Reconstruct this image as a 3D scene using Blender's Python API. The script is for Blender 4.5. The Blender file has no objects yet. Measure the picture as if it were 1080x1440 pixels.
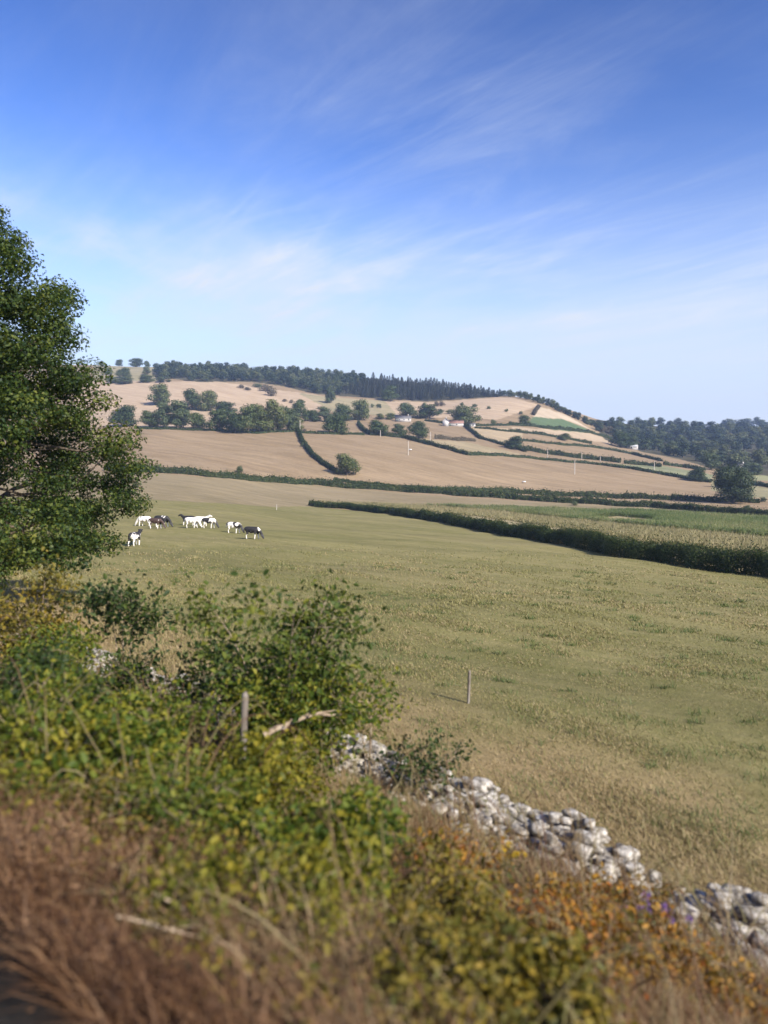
import bpy, math, random
import numpy as np
from mathutils import Vector, Euler

PI = math.pi
scene = bpy.context.scene
COL = scene.collection
RNG = np.random.default_rng(7)
random.seed(7)

# ------------------------------------------------------------------ camera
F = 1040.0                                   # focal length in pixels of a 1080 x 1440 frame
PITCH = math.atan(80 / F)
cp, sp = math.cos(PITCH), math.sin(PITCH)
cd = bpy.data.cameras.new('camera')
cam = bpy.data.objects.new('camera', cd)
COL.objects.link(cam)
cd.sensor_fit = 'VERTICAL'
cd.sensor_height = 36.0
cd.lens = 26.0
cd.clip_start = 0.05
cd.clip_end = 20000
cam.location = (0, 0, 0)
cam.rotation_euler = (PI / 2 - PITCH, 0, 0)
cd.dof.use_dof = True
cd.dof.focus_distance = 75.0
cd.dof.aperture_fstop = 0.62
scene.camera = cam


def ray(u, v):
    a, b = (u - 540) / F, -(v - 720) / F
    return np.array([a, cp + b * sp, -sp + b * cp])


def project(P):
    P = np.asarray(P, float)
    depth = P[..., 1] * cp - P[..., 2] * sp
    up = P[..., 1] * sp + P[..., 2] * cp
    return 540 + F * P[..., 0] / depth, 720 - F * up / depth


# ------------------------------------------------------------------ terrain
# the railway runs to the left at 47 degrees: p is the distance across it, q along it
RX, RY = 0.682, 0.731


def pq(x, y):
    return RX * x + RY * y, -RY * x + RX * y


def at_pq(p, q):
    return p * RX - q * RY, p * RY + q * RX


COLS = [-250, 100, 250, 420, 600, 750, 900, 1080, 1300]
DEP = [8, 16, 30, 70, 120, 200, 260, 330, 400, 480, 600, 720, 850, 1000, 1150, 1500, 3500]
# heights (tuples: z in metres) or image rows of the ground along each column
ZN = {
    -250: [-5.6, -5.6, -6.0, -7.6, -8.2, -8.8, -8.6],
    100: [-5.6, -5.6, -6.1, -7.8, -8.5, -9.2, -9.0],
    250: [-5.6, -5.65, -6.2, -8.0, -9.0, -10.0, -9.6],
    420: [-5.6, -5.7, -6.3, -8.3, -10.6, -14.0, -15.0],
    600: [-5.6, -5.7, -6.4, -8.7, -11.6, -15.4, -16.6],
    750: [-5.6, -5.7, -6.5, -9.1, -12.6, -16.8, -18.0],
    900: [-5.6, -5.75, -6.7, -9.7, -13.4, -17.4, -18.6],
    1080: [-5.6, -5.8, -6.9, -10.5, -14.4, -18.0, -18.8],
    1300: [-5.6, -5.8, -7.1, -11.2, -15.2, -18.5, -19.0],
}
VF = {
    -250: [664, 640, 612, 585, 560, 538, 522, 512, 540, 600],
    100: [662, 634, 606, 585, 560, 540, 525, 513, 540, 600],
    250: [661, 632, 605, 585, 560, 538, 522, 517, 545, 600],
    420: [674, 636, 608, 592, 572, 550, 531, 525, 550, 605],
    600: [687, 652, 623, 603, 581, 562, 543, 541, 565, 610],
    750: [695, 668, 645, 616, 586, 563, 563, 577, 600, 622],
    900: [700, 678, 658, 639, 629, 618, 606, 598, 600, 625],
    1080: [702, 686, 672, 655, 642, 630, 616, 604, 602, 625],
    1300: [703, 688, 674, 658, 644, 632, 618, 606, 603, 625],
}
TH = []
E = []
for c in COLS:
    d0 = ray(c, 640)
    TH.append(d0[0] / d0[1])
    row = [z / d for z, d in zip(ZN[c], DEP)]
    for v in VF[c]:
        r_ = ray(c, v)
        row.append(r_[2] / r_[1])
    E.append(row)
TH = np.array(TH)
E = np.array(E)
LR = np.log(np.array(DEP, float))


def pchip_slopes(x, y):
    h = np.diff(x)
    d = np.diff(y) / h
    m = np.zeros_like(y)
    for i in range(1, len(x) - 1):
        if d[i - 1] * d[i] > 0:
            w1, w2 = 2 * h[i] + h[i - 1], h[i] + 2 * h[i - 1]
            m[i] = (w1 + w2) / (w1 / d[i - 1] + w2 / d[i])
    m[0], m[-1] = d[0], d[-1]
    return m


def fd_slopes(x, y):
    m = np.zeros_like(y)
    for i in range(len(x)):
        a, b = max(0, i - 1), min(len(x) - 1, i + 1)
        m[i] = (y[b] - y[a]) / (x[b] - x[a])
    return m


def hermite(x, y, m, xq):
    i = np.clip(np.searchsorted(x, xq) - 1, 0, len(x) - 2)
    h = x[i + 1] - x[i]
    t = np.clip((xq - x[i]) / h, 0, 1)
    t2, t3 = t * t, t * t * t
    return ((2 * t3 - 3 * t2 + 1) * y[i] + (t3 - 2 * t2 + t) * h * m[i] + (-2 * t3 + 3 * t2) * y[i + 1] + (t3 - t2) * h * m[i + 1])


NT, NR = 260, 520
GT = np.linspace(TH[0], TH[-1], NT)
GR = np.linspace(LR[0], LR[-1], NR)
_tmp = np.array([hermite(LR, E[k], pchip_slopes(LR, E[k]), GR) for k in range(len(COLS))])
GE = np.array([hermite(TH, _tmp[:, j], fd_slopes(TH, _tmp[:, j]), GT) for j in range(NR)]).T    # [theta, rho]
# soften the breaks of slope along the depth axis
for _ in range(6):
    GE[:, 1:-1] = 0.25 * GE[:, :-2] + 0.5 * GE[:, 1:-1] + 0.25 * GE[:, 2:]


def smooth(a, b, x):
    t = np.clip((x - a) / (b - a), 0, 1)
    return t * t * (3 - 2 * t)


def H(x, y):
    x = np.asarray(x, float)
    y = np.asarray(y, float)
    r = np.hypot(x, y)
    ph = np.arctan2(x, y)
    pc = np.clip(ph, -0.9, 0.9)
    th = np.clip(np.tan(pc), GT[0], GT[-1])
    dep = np.maximum(r * np.cos(pc), 8.0)
    fi = (th - GT[0]) / (GT[1] - GT[0])
    fj = np.clip((np.log(dep) - GR[0]) / (GR[1] - GR[0]), 0, NR - 1.001)
    i = np.clip(fi.astype(int), 0, NT - 2)
    j = fj.astype(int)
    a, b = fi - i, fj - j
    e = (GE[i, j] * (1 - a) + GE[i + 1, j] * a) * (1 - b) + (GE[i, j + 1] * (1 - a) + GE[i + 1, j + 1] * a) * b
    zt = e * dep
    p, q = pq(x, y)
    prof = np.interp(p, [-60, -4, 1.4, 3.0, 5.5, 7.6, 8.6, 12], [-6, -2.75, -2.75, -3.25, -4.6, -5.35, -5.6, -5.62])
    w = 1 - smooth(9, 18, p)
    z = prof * w + zt * (1 - w)
    und = 0.10 * np.sin(x * 0.31 + y * 0.17) + 0.08 * np.sin(x * 0.13 - y * 0.42 + 1.3) + 0.05 * np.sin(x * 0.9 + 0.7 * y)
    und = und * smooth(2, 6, r) + 0.35 * smooth(150, 400, r) * (np.sin(x * 0.05 + y * 0.021) + np.sin(x * 0.023 - y * 0.043))
    return z + und


def hz(x, y):
    return float(H(np.array([x]), np.array([y]))[0])


_T = np.exp(np.linspace(math.log(2.0), math.log(3400), 2600))


def ground(u, v, far=False):
    """the ground point seen at a pixel of the 1080 x 1440 photograph"""
    d = ray(u, v)
    P = d[None, :] * (_T / d[1])[:, None]
    below = P[:, 2] < H(P[:, 0], P[:, 1])
    k = np.argmax(below)
    if not below[k] or k == 0:
        # just above the crest: nearest miss
        gap = P[:, 2] - H(P[:, 0], P[:, 1])
        gap[_T < 300] = 1e9
        k = int(np.argmin(gap / _T))
        return np.array([P[k, 0], P[k, 1], hz(P[k, 0], P[k, 1])])
    a, b = _T[k - 1], _T[k]
    for _ in range(30):
        m = 0.5 * (a + b)
        Q = d * (m / d[1])
        if Q[2] < hz(Q[0], Q[1]):
            b = m
        else:
            a = m
    Q = d * (b / d[1])
    return np.array([Q[0], Q[1], hz(Q[0], Q[1])])


# ------------------------------------------------------------------ mesh helpers
def mesh_data(name, V, faces, mats, smooth_=False, mat_idx=None):
    """V (n,3); faces: a list of integer arrays (m,k)"""
    me = bpy.data.meshes.new(name)
    V = np.ascontiguousarray(V, np.float32)
    faces = [np.asarray(f, np.int32) for f in faces if len(f)]
    nl = sum(f.size for f in faces)
    nf = sum(len(f) for f in faces)
    me.vertices.add(len(V))
    me.vertices.foreach_set('co', V.ravel())
    me.loops.add(nl)
    me.loops.foreach_set('vertex_index', np.concatenate([f.ravel() for f in faces]))
    me.polygons.add(nf)
    tot = np.concatenate([np.full(len(f), f.shape[1], np.int32) for f in faces])
    start = np.concatenate([[0], np.cumsum(tot)[:-1]]).astype(np.int32)
    me.polygons.foreach_set('loop_start', start)
    if smooth_:
        me.polygons.foreach_set('use_smooth', np.ones(nf, bool))
    if mat_idx is not None:
        me.polygons.foreach_set('material_index', np.concatenate([np.full(len(f), k, np.int32) for f, k in zip(faces, mat_idx)]))
    for m in (mats if isinstance(mats, (list, tuple)) else [mats]):
        me.materials.append(m)
    me.update(calc_edges=True)
    return me


def link(name, me, parent=None, loc=None, rz=None):
    o = bpy.data.objects.new(name, me)
    COL.objects.link(o)
    if parent is not None:
        o.parent = parent
    if loc is not None:
        o.location = loc
    if rz is not None:
        o.rotation_euler = (0, 0, rz)
    return o


def tag(o, label=None, cat=None, group=None, kind=None):
    if label:
        o['label'] = label
    if cat:
        o['category'] = cat
    if group:
        o['group'] = group
    if kind:
        o['kind'] = kind
    return o


def thing(name, label, cat, loc=(0, 0, 0), rz=0.0, group=None):
    o = bpy.data.objects.new(name, None)
    COL.objects.link(o)
    o.empty_display_size = 0.2
    o.location = loc
    o.rotation_euler = (0, 0, rz)
    return tag(o, label, cat, group)


class MB:
    """collects shapes for one mesh"""

    def __init__(self):
        self.V, self.Fs, self.n = [], {}, 0

    def add(self, V, F_, m=0):
        V = np.asarray(V, float)
        F_ = np.asarray(F_, int)
        self.V.append(V)
        self.Fs.setdefault((F_.shape[1], m), []).append(F_ + self.n)
        self.n += len(V)
        return self

    def box(self, c, s, rz=0.0, m=0, taper=1.0):
        x, y, z = np.array(s) / 2
        V = np.array([[-x, -y, -z], [x, -y, -z], [x, y, -z], [-x, y, -z], [-x * taper, -y * taper, z], [x * taper, -y * taper, z], [x * taper, y * taper, z], [-x * taper, y * taper, z]])
        ca, sa = math.cos(rz), math.sin(rz)
        V = np.c_[V[:, 0] * ca - V[:, 1] * sa, V[:, 0] * sa + V[:, 1] * ca, V[:, 2]] + np.array(c)
        return self.add(V, [[0, 3, 2, 1], [4, 5, 6, 7], [0, 1, 5, 4], [1, 2, 6, 5], [2, 3, 7, 6], [3, 0, 4, 7]], m)

    def tube(self, path, radii, sides=6, m=0):
        V, F_ = tube(path, radii, sides)
        return self.add(V, F_, m)

    def build(self, name, mats, parent=None, smooth_=False, loc=None):
        return link(name, self.data(name, mats, smooth_), parent, loc)

    def data(self, name, mats, smooth_=False):
        keys = list(self.Fs)
        return mesh_data(name, np.concatenate(self.V), [np.concatenate(self.Fs[k]) for k in keys], mats, smooth_, [k[1] for k in keys])


def tube(path, radii, sides=6):
    P = np.asarray(path, float)
    n = len(P)
    T = np.gradient(P, axis=0)
    T /= np.linalg.norm(T, axis=1)[:, None] + 1e-9
    ref = np.array([0.0, 0.0, 1.0]) if abs(T[:, 2]).mean() < 0.8 else np.array([1.0, 0.0, 0.0])
    A = np.cross(T, ref)
    A /= np.linalg.norm(A, axis=1)[:, None] + 1e-9
    B = np.cross(T, A)
    an = np.linspace(0, 2 * PI, sides, endpoint=False)
    R = np.asarray(radii, float)[:, None, None]
    V = P[:, None, :] + R * (np.cos(an)[None, :, None] * A[:, None, :] + np.sin(an)[None, :, None] * B[:, None, :])
    F_ = []
    for i in range(n - 1):
        for k in range(sides):
            a, b = i * sides + k, i * sides + (k + 1) % sides
            F_.append([a, b, b + sides, a + sides])
    return V.reshape(-1, 3), np.array(F_)


def unit(n, rng):
    v = rng.normal(size=(n, 3))
    return v / (np.linalg.norm(v, axis=1)[:, None] + 1e-9)


def leaves(P, L, rng, up=0.4, aspect=0.6, fold=0.18, out=None):
    """one diamond leaf (a folded quad) at each point"""
    n = len(P)
    L = np.broadcast_to(np.asarray(L, float), (n,))[:, None]
    N = unit(n, rng)
    N[:, 2] += up
    if out is not None:
        N += out
    N /= np.linalg.norm(N, axis=1)[:, None] + 1e-9
    A = np.cross(N, unit(n, rng))
    A /= np.linalg.norm(A, axis=1)[:, None] + 1e-9
    B = np.cross(N, A)
    w = aspect * L * 0.5
    V = np.stack([P - A * L * 0.5, P + B * w + N * fold * L, P + A * L * 0.5, P - B * w + N * fold * L], 1).reshape(-1, 3)
    return V, np.arange(4 * n).reshape(n, 4)


def leaves6(P, L, rng, up=0.5, aspect=0.6, fold=0.12, axis=None):
    """pointed oval leaf of two quads folded along the midrib"""
    n = len(P)
    L = np.broadcast_to(np.asarray(L, float), (n,))[:, None]
    N = unit(n, rng)
    N[:, 2] += up
    N /= np.linalg.norm(N, axis=1)[:, None] + 1e-9
    R = unit(n, rng) if axis is None else axis + 0.7 * unit(n, rng)
    A = R - N * (R * N).sum(1)[:, None]
    A /= np.linalg.norm(A, axis=1)[:, None] + 1e-9
    B = np.cross(N, A)
    w = aspect * L * 0.5
    d = N * fold * L
    droop = -N * 0.15 * L
    V = np.stack([P, P + A * L * .32 + B * w + d, P + A * L * .72 + B * w * .8 + d, P + A * L + droop, P + A * L * .72 - B * w * .8 + d, P + A * L * .32 - B * w + d], 1).reshape(-1, 3)
    b = np.arange(n)[:, None] * 6
    return V, np.concatenate([b + np.array([[0, 1, 2, 3]]), b + np.array([[0, 3, 4, 5]])])


def blades(P, h, w, rng, lean=(0, 0), spread=0.5, curl=0.35):
    """grass blades: a bent strip of one quad and one triangle"""
    n = len(P)
    h = np.broadcast_to(np.asarray(h, float), (n,))
    w = np.broadcast_to(np.asarray(w, float), (n,))
    a = rng.uniform(0, 2 * PI, n)
    D = np.c_[np.cos(a), np.sin(a), np.zeros(n)]
    T = np.c_[rng.normal(0, spread, n) + lean[0], rng.normal(0, spread, n) + lean[1], np.ones(n)]
    T /= np.linalg.norm(T, axis=1)[:, None]
    T2 = T + np.c_[T[:, :2] * 1.0, -curl * np.ones(n)] * 0.9
    T2 /= np.linalg.norm(T2, axis=1)[:, None]
    M = P + T * (h * 0.55)[:, None]
    Z = M + T2 * (h * 0.5)[:, None]
    W = D * (w * 0.5)[:, None]
    V = np.stack([P - W, P + W, M + W * .8, M - W * .8, Z], 1).reshape(-1, 3)
    b = np.arange(n)[:, None] * 5
    return V, b + np.array([[0, 1, 2, 3]]), b + np.array([[3, 2, 4]])


# ------------------------------------------------------------------ materials
def srgb(*c):
    return tuple(((x / 255) / 12.92 if x / 255 <= 0.04045 else ((x / 255 + 0.055) / 1.055) ** 2.4) for x in c)


def nodes_of(name):
    m = bpy.data.materials.new(name)
    m.use_nodes = True
    nt = m.node_tree
    nt.nodes.clear()
    return m, nt, nt.nodes, nt.links


def ramp(nd, stops, interp='LINEAR'):
    r = nd.new('ShaderNodeValToRGB')
    r.color_ramp.interpolation = interp
    el = r.color_ramp.elements
    while len(el) < len(stops):
        el.new(0.5)
    for e, (p, c) in zip(el, stops):
        e.position = p
        e.color = (*c[:3], 1)
    return r


def noise(nd, ln, scale, detail=4, rough=0.55, vec=None, dist=0.0):
    n = nd.new('ShaderNodeTexNoise')
    n.inputs['Scale'].default_value = scale
    n.inputs['Detail'].default_value = detail
    n.inputs['Roughness'].default_value = rough
    n.inputs['Distortion'].default_value = dist
    if vec is not None:
        ln.new(vec, n.inputs['Vector'])
    return n


def leaf_mat(name, cols, trans=0.3, rough=0.55, tint_scale=0.6, obj_var=0.0, tint=0.35):
    """leaf colour varies leaf by leaf, in soft patches, and (far trees) tree by tree"""
    m, nt, nd, ln = nodes_of(name)
    geo = nd.new('ShaderNodeNewGeometry')
    tc = nd.new('ShaderNodeTexCoord')
    nz = noise(nd, ln, tint_scale, 3, 0.6, tc.outputs['Object'])
    mx = nd.new('ShaderNodeMath')
    mx.operation = 'MULTIPLY_ADD'
    ln.new(nz.outputs['Fac'], mx.inputs[0])
    mx.inputs[1].default_value = tint * 2
    ad = nd.new('ShaderNodeMath')
    ad.operation = 'MULTIPLY_ADD'
    ln.new(geo.outputs['Random Per Island'], ad.inputs[0])
    ad.inputs[1].default_value = 1 - tint
    ad.inputs[2].default_value = -tint * 0.5
    ln.new(ad.outputs[0], mx.inputs[2])
    val = mx.outputs[0]
    if obj_var:
        oi = nd.new('ShaderNodeObjectInfo')
        a2 = nd.new('ShaderNodeMath')
        a2.operation = 'MULTIPLY_ADD'
        ln.new(oi.outputs['Random'], a2.inputs[0])
        a2.inputs[1].default_value = obj_var
        s2 = nd.new('ShaderNodeMath')
        s2.operation = 'SUBTRACT'
        ln.new(val, s2.inputs[0])
        s2.inputs[1].default_value = obj_var * 0.5
        ln.new(s2.outputs[0], a2.inputs[2])
        val = a2.outputs[0]
    n = len(cols)
    rp = ramp(nd, [(i / (n - 1), c) for i, c in enumerate(cols)])
    ln.new(val, rp.inputs[0])
    bs = nd.new('ShaderNodeBsdfPrincipled')
    bs.inputs['Roughness'].default_value = rough
    bs.inputs['Specular IOR Level'].default_value = 0.25
    ln.new(rp.outputs[0], bs.inputs['Base Color'])
    tr = nd.new('ShaderNodeBsdfTranslucent')
    hs = nd.new('ShaderNodeHueSaturation')
    hs.inputs['Saturation'].default_value = 1.1
    hs.inputs['Value'].default_value = 1.25
    ln.new(rp.outputs[0], hs.inputs['Color'])
    ln.new(hs.outputs[0], tr.inputs['Color'])
    ms = nd.new('ShaderNodeMixShader')
    ms.inputs[0].default_value = trans
    ln.new(bs.outputs[0], ms.inputs[1])
    ln.new(tr.outputs[0], ms.inputs[2])
    out = nd.new('ShaderNodeOutputMaterial')
    ln.new(ms.outputs[0], out.inputs[0])
    return m


def plain_mat(name, cols, scale=3.0, rough=0.8, bump=0.3, bump_scale=12.0, stretch=(1, 1, 1), lo=0.35, hi=0.65):
    m, nt, nd, ln = nodes_of(name)
    tc = nd.new('ShaderNodeTexCoord')
    mp = nd.new('ShaderNodeMapping')
    mp.inputs['Scale'].default_value = stretch
    ln.new(tc.outputs['Object'], mp.inputs['Vector'])
    nz = noise(nd, ln, scale, 6, 0.6, mp.outputs[0])
    n = len(cols)
    rp = ramp(nd, [(lo + (hi - lo) * i / (n - 1), c) for i, c in enumerate(cols)])
    ln.new(nz.outputs['Fac'], rp.inputs[0])
    bs = nd.new('ShaderNodeBsdfPrincipled')
    bs.inputs['Roughness'].default_value = rough
    bs.inputs['Specular IOR Level'].default_value = 0.2
    ln.new(rp.outputs[0], bs.inputs['Base Color'])
    n2 = noise(nd, ln, bump_scale, 5, 0.6, mp.outputs[0])
    bp = nd.new('ShaderNodeBump')
    bp.inputs['Strength'].default_value = bump
    bp.inputs['Distance'].default_value = 0.05
    ln.new(n2.outputs['Fac'], bp.inputs['Height'])
    ln.new(bp.outputs[0], bs.inputs['Normal'])
    out = nd.new('ShaderNodeOutputMaterial')
    ln.new(bs.outputs[0], out.inputs[0])
    return m


M = {}
M['oak_leaf'] = leaf_mat('oak_leaf', [(.009, .021, .008), (.018, .037, .010), (.042, .070, .013), (.105, .125, .019), (.18, .165, .025)], 0.33, tint_scale=0.42, tint=.45)
M['tree_leaf'] = leaf_mat('tree_leaf', [(.026, .044, .015), (.05, .076, .022), (.085, .112, .032), (.14, .145, .05)], 0.25, obj_var=0.7, tint_scale=.2)
M['wood_leaf'] = leaf_mat('wood_leaf', [(.014, .027, .013), (.03, .048, .02), (.056, .078, .03), (.105, .115, .045)], 0.15, obj_var=1.2, tint_scale=.2)
M['olive_leaf'] = leaf_mat('olive_leaf', [(.05, .07, .03), (.075, .10, .04), (.11, .13, .055)], 0.2, obj_var=0.5, tint_scale=.2)
M['needle'] = leaf_mat('needle', [(.014, .022, .014), (.030, .040, .024), (.058, .06, .038)], 0.1, obj_var=0.8, tint_scale=.2)
M['hedge_leaf'] = leaf_mat('hedge_leaf', [(.018, .034, .011), (.034, .056, .016), (.065, .085, .024), (.12, .125, .04)], 0.25, tint_scale=.12)
M['scrub_leaf'] = leaf_mat('scrub_leaf', [(.09, .07, .045), (.12, .10, .055), (.16, .13, .08)], 0.2)
M['shrub_leaf'] = leaf_mat('shrub_leaf', [(.018, .036, .006), (.045, .078, .010), (.11, .145, .018), (.23, .215, .026), (.32, .25, .03)], 0.42, tint_scale=1.2)
M['dark_shrub_leaf'] = leaf_mat('dark_shrub_leaf', [(.012, .024, .008), (.024, .042, .010), (.045, .072, .014), (.095, .115, .022)], 0.28, tint_scale=1.2)
M['yellow_shrub_leaf'] = leaf_mat('yellow_shrub_leaf', [(.04, .06, .008), (.11, .12, .015), (.23, .205, .022), (.36, .27, .03)], 0.42, tint_scale=1.2)
M['bramble_leaf'] = leaf_mat('bramble_leaf', [(.05, .07, .018), (.12, .105, .022), (.24, .15, .028), (.38, .20, .028), (.30, .095, .02), (.14, .04, .016)], 0.35, tint_scale=1.6, tint=.45)
M['cane'] = leaf_mat('cane', [(.06, .03, .018), (.13, .07, .035), (.16, .13, .05), (.26, .20, .12)], 0.05)
M['straw'] = leaf_mat('straw', [(.22, .17, .078), (.31, .24, .12), (.40, .31, .17)], 0.3, tint_scale=.9)
M['olive_shrub_leaf'] = leaf_mat('olive_shrub_leaf', [(.035, .045, .01), (.08, .08, .015), (.15, .125, .02), (.25, .18, .025), (.24, .12, .02)], 0.35, tint_scale=1.8, tint=.5)
M['dry_grass'] = leaf_mat('dry_grass', [(.10, .06, .03), (.20, .135, .065), (.31, .225, .12), (.40, .31, .18)], 0.25, tint_scale=.9)
M['bracken'] = leaf_mat('bracken', [(.03, .013, .006), (.085, .040, .018), (.15, .078, .036), (.24, .14, .07), (.32, .22, .125)], 0.25, tint_scale=1.3, tint=.5)
M['pasture'] = leaf_mat('pasture', [(.11, .12, .034), (.17, .165, .054), (.24, .21, .082), (.32, .265, .12)], 0.25, tint_scale=.35, tint=.5)
M['maize'] = leaf_mat('maize', [(.06, .105, .032), (.12, .17, .055), (.24, .25, .10), (.40, .34, .17)], 0.45, tint_scale=.05, tint=.55)
M['dry_verge'] = leaf_mat('dry_verge', [(.16, .16, .065), (.26, .225, .105), (.36, .29, .155)], 0.25, tint_scale=.05)
M['bark'] = plain_mat('bark', [(.05, .038, .026), (.11, .085, .06), (.17, .14, .105)], 6, .9, .6, 18, (1, 1, .25))
M['pale_stem'] = plain_mat('pale_stem', [(.17, .12, .075), (.28, .21, .14), (.40, .32, .23)], 9, .8, .4, 30)
M['weathered_wood'] = plain_mat('weathered_wood', [(.09, .07, .055), (.18, .15, .12), (.28, .25, .21)], 9, .85, .4, 30, (1, 1, .15))
M['pole_wood'] = plain_mat('pole_wood', [(.40, .35, .29), (.50, .45, .38)], 3, .85, .2, 20, (1, 1, .2))
M['limestone'] = plain_mat('limestone', [(.07, .06, .05), (.22, .195, .16), (.41, .37, .31), (.60, .55, .475)], 7.5, .95, 1.0, 16, lo=.32, hi=.66)
M['house_wall'] = plain_mat('house_wall', [(.40, .38, .35), (.50, .48, .45)], .8, .85, .1)
M['grey_wall'] = plain_mat('grey_wall', [(.36, .33, .30), (.46, .43, .39)], .8, .85, .1)
M['slate'] = plain_mat('slate', [(.10, .095, .095), (.16, .15, .145)], 1.2, .6, .2)
M['tile'] = plain_mat('tile', [(.20, .11, .085), (.30, .17, .13)], 1.2, .7, .2)
M['pale_sheet'] = plain_mat('pale_sheet', [(.36, .36, .35), (.46, .46, .45)], 1.2, .5, .1)
M['dark_glass'] = plain_mat('dark_glass', [(.02, .022, .026), (.035, .038, .042)], 1, .15, 0)
M['door_paint'] = plain_mat('door_paint', [(.09, .12, .10), (.12, .15, .12)], 1, .5, 0)
M['white_plastic'] = plain_mat('white_plastic', [(.72, .72, .70), (.80, .80, .78)], 2, .5, .05)
M['ceramic'] = plain_mat('ceramic', [(.10, .08, .07), (.14, .11, .09)], 2, .3, 0)
M['petal_purple'] = leaf_mat('petal_purple', [(.20, .10, .34), (.34, .20, .46)], .3)
M['petal_yellow'] = leaf_mat('petal_yellow', [(.60, .40, .02), (.75, .55, .04)], .3)
M['green_stem'] = leaf_mat('green_stem', [(.06, .09, .02), (.10, .13, .035)], .2)
# ------------------------------------------------------------------ light and sky
SUN_AZ = math.radians(136)                   # clockwise from the view direction
SUN_EL = math.radians(34)
to_sun = Vector((math.sin(SUN_AZ) * math.cos(SUN_EL), math.cos(SUN_AZ) * math.cos(SUN_EL), math.sin(SUN_EL)))
sl = bpy.data.lights.new('sun', 'SUN')
sl.energy = 5.0
sl.angle = math.radians(0.55)
sl.color = (1.0, 0.93, 0.82)
so = bpy.data.objects.new('sun', sl)
COL.objects.link(so)
so.rotation_euler = to_sun.to_track_quat('Z', 'Y').to_euler()
so.location = (60, -30, 60)

w = bpy.data.worlds.new('World')
scene.world = w
w.use_nodes = True
nt = w.node_tree
nd, ln = nt.nodes, nt.links
nd.clear()
sky = nd.new('ShaderNodeTexSky')
sky.sky_type = 'NISHITA'
sky.sun_disc = False
sky.sun_elevation = SUN_EL
sky.sun_rotation = SUN_AZ
sky.altitude = 100
sky.air_density = 1.0
sky.dust_density = 0.6
sky.ozone_density = 3.0
tc = nd.new('ShaderNodeTexCoord')
hs = nd.new('ShaderNodeHueSaturation')
hs.inputs['Hue'].default_value = 0.504
hs.inputs['Saturation'].default_value = 1.0
hs.inputs['Value'].default_value = 2.75
gmn = nd.new('ShaderNodeGamma')
gmn.inputs['Gamma'].default_value = 1.82
scl = nd.new('ShaderNodeVectorMath')
scl.operation = 'SCALE'
scl.inputs['Scale'].default_value = 1 / 2.6
ln.new(sky.outputs[0], scl.inputs[0])
ln.new(scl.outputs[0], gmn.inputs['Color'])
ln.new(gmn.outputs[0], hs.inputs['Color'])
# thin cirrus: streaky noise on a high flat layer above the viewer
sx = nd.new('ShaderNodeSeparateXYZ')
ln.new(tc.outputs['Generated'], sx.inputs[0])


def mth(op, a, b=None, c=None, clamp=False):
    n = nd.new('ShaderNodeMath')
    n.operation = op
    n.use_clamp = clamp
    for i, x in enumerate((a, b, c)):
        if x is None:
            continue
        if isinstance(x, (int, float)):
            n.inputs[i].default_value = x
        else:
            ln.new(x, n.inputs[i])
    return n.outputs[0]


zz = mth('ADD', mth('MAXIMUM', sx.outputs['Z'], 0.0), 0.10)
px = mth('DIVIDE', sx.outputs['X'], zz)
py = mth('DIVIDE', sx.outputs['Y'], zz)
cb = nd.new('ShaderNodeCombineXYZ')
ln.new(px, cb.inputs[0])
ln.new(py, cb.inputs[1])


def cirrus(rz, scl, off, scale, dist, rough, lo, hi, power=1.0):
    mp = nd.new('ShaderNodeMapping')
    mp.vector_type = 'TEXTURE'
    mp.inputs['Location'].default_value = off
    mp.inputs['Rotation'].default_value = (0, 0, rz)
    mp.inputs['Scale'].default_value = (1 / scl[0], 1 / scl[1], 1)
    ln.new(cb.outputs[0], mp.inputs['Vector'])
    n = noise(nd, ln, scale, 9, rough, mp.outputs[0], dist)
    mr = nd.new('ShaderNodeMapRange')
    mr.interpolation_type = 'SMOOTHSTEP'
    mr.inputs['From Min'].default_value = lo
    mr.inputs['From Max'].default_value = hi
    ln.new(n.outputs['Fac'], mr.inputs['Value'])
    return mr.outputs[0]


broad = cirrus(-0.6, (0.8, 1.0, 1), (3.1, 1.7, 0), 0.75, 0.5, 0.55, 0.36, 0.72)
fine = cirrus(-0.95, (0.55, 1.7, 1), (0.4, 2.2, 0), 1.6, 1.0, 0.68, 0.40, 0.78)
wisp = cirrus(-0.80, (0.45, 2.1, 1), (5.3, 0.6, 0), 1.5, 1.4, 0.66, 0.45, 0.80)


def bank(cx, cy, rx, ry):
    dx = mth('DIVIDE', mth('SUBTRACT', px, cx), rx)
    dy = mth('DIVIDE', mth('SUBTRACT', py, cy), ry)
    r2 = mth('ADD', mth('MULTIPLY', dx, dx), mth('MULTIPLY', dy, dy))
    return mth('POWER', 2.718, mth('MULTIPLY', r2, -1.0))


low = mth('SUBTRACT', 1.0, mth('MULTIPLY', sx.outputs['Z'], 1.9), clamp=True)
low2 = mth('POWER', low, 2.0)
banks = mth('ADD', mth('ADD', bank(0.65, 2.85, 0.85, 0.7), mth('MULTIPLY', bank(0.25, 1.95, 0.28, 0.5), 0.35)), mth('ADD', mth('MULTIPLY', bank(-0.75, 2.85, 0.85, 0.75), 0.75), mth('MULTIPLY', low2, 0.9)))
a = mth('MULTIPLY', mth('MULTIPLY', fine, mth('ADD', mth('MULTIPLY', broad, 0.7), 0.3)), 0.75)
b = mth('MULTIPLY', mth('MULTIPLY', wisp, mth('ADD', mth('MULTIPLY', broad, 0.7), 0.3)), 0.55)
c = mth('MULTIPLY', broad, 0.60)
cl = mth('MULTIPLY', mth('ADD', mth('ADD', a, b), c), mth('ADD', mth('MULTIPLY', banks, 1.1), 0.12), clamp=True)
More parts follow.
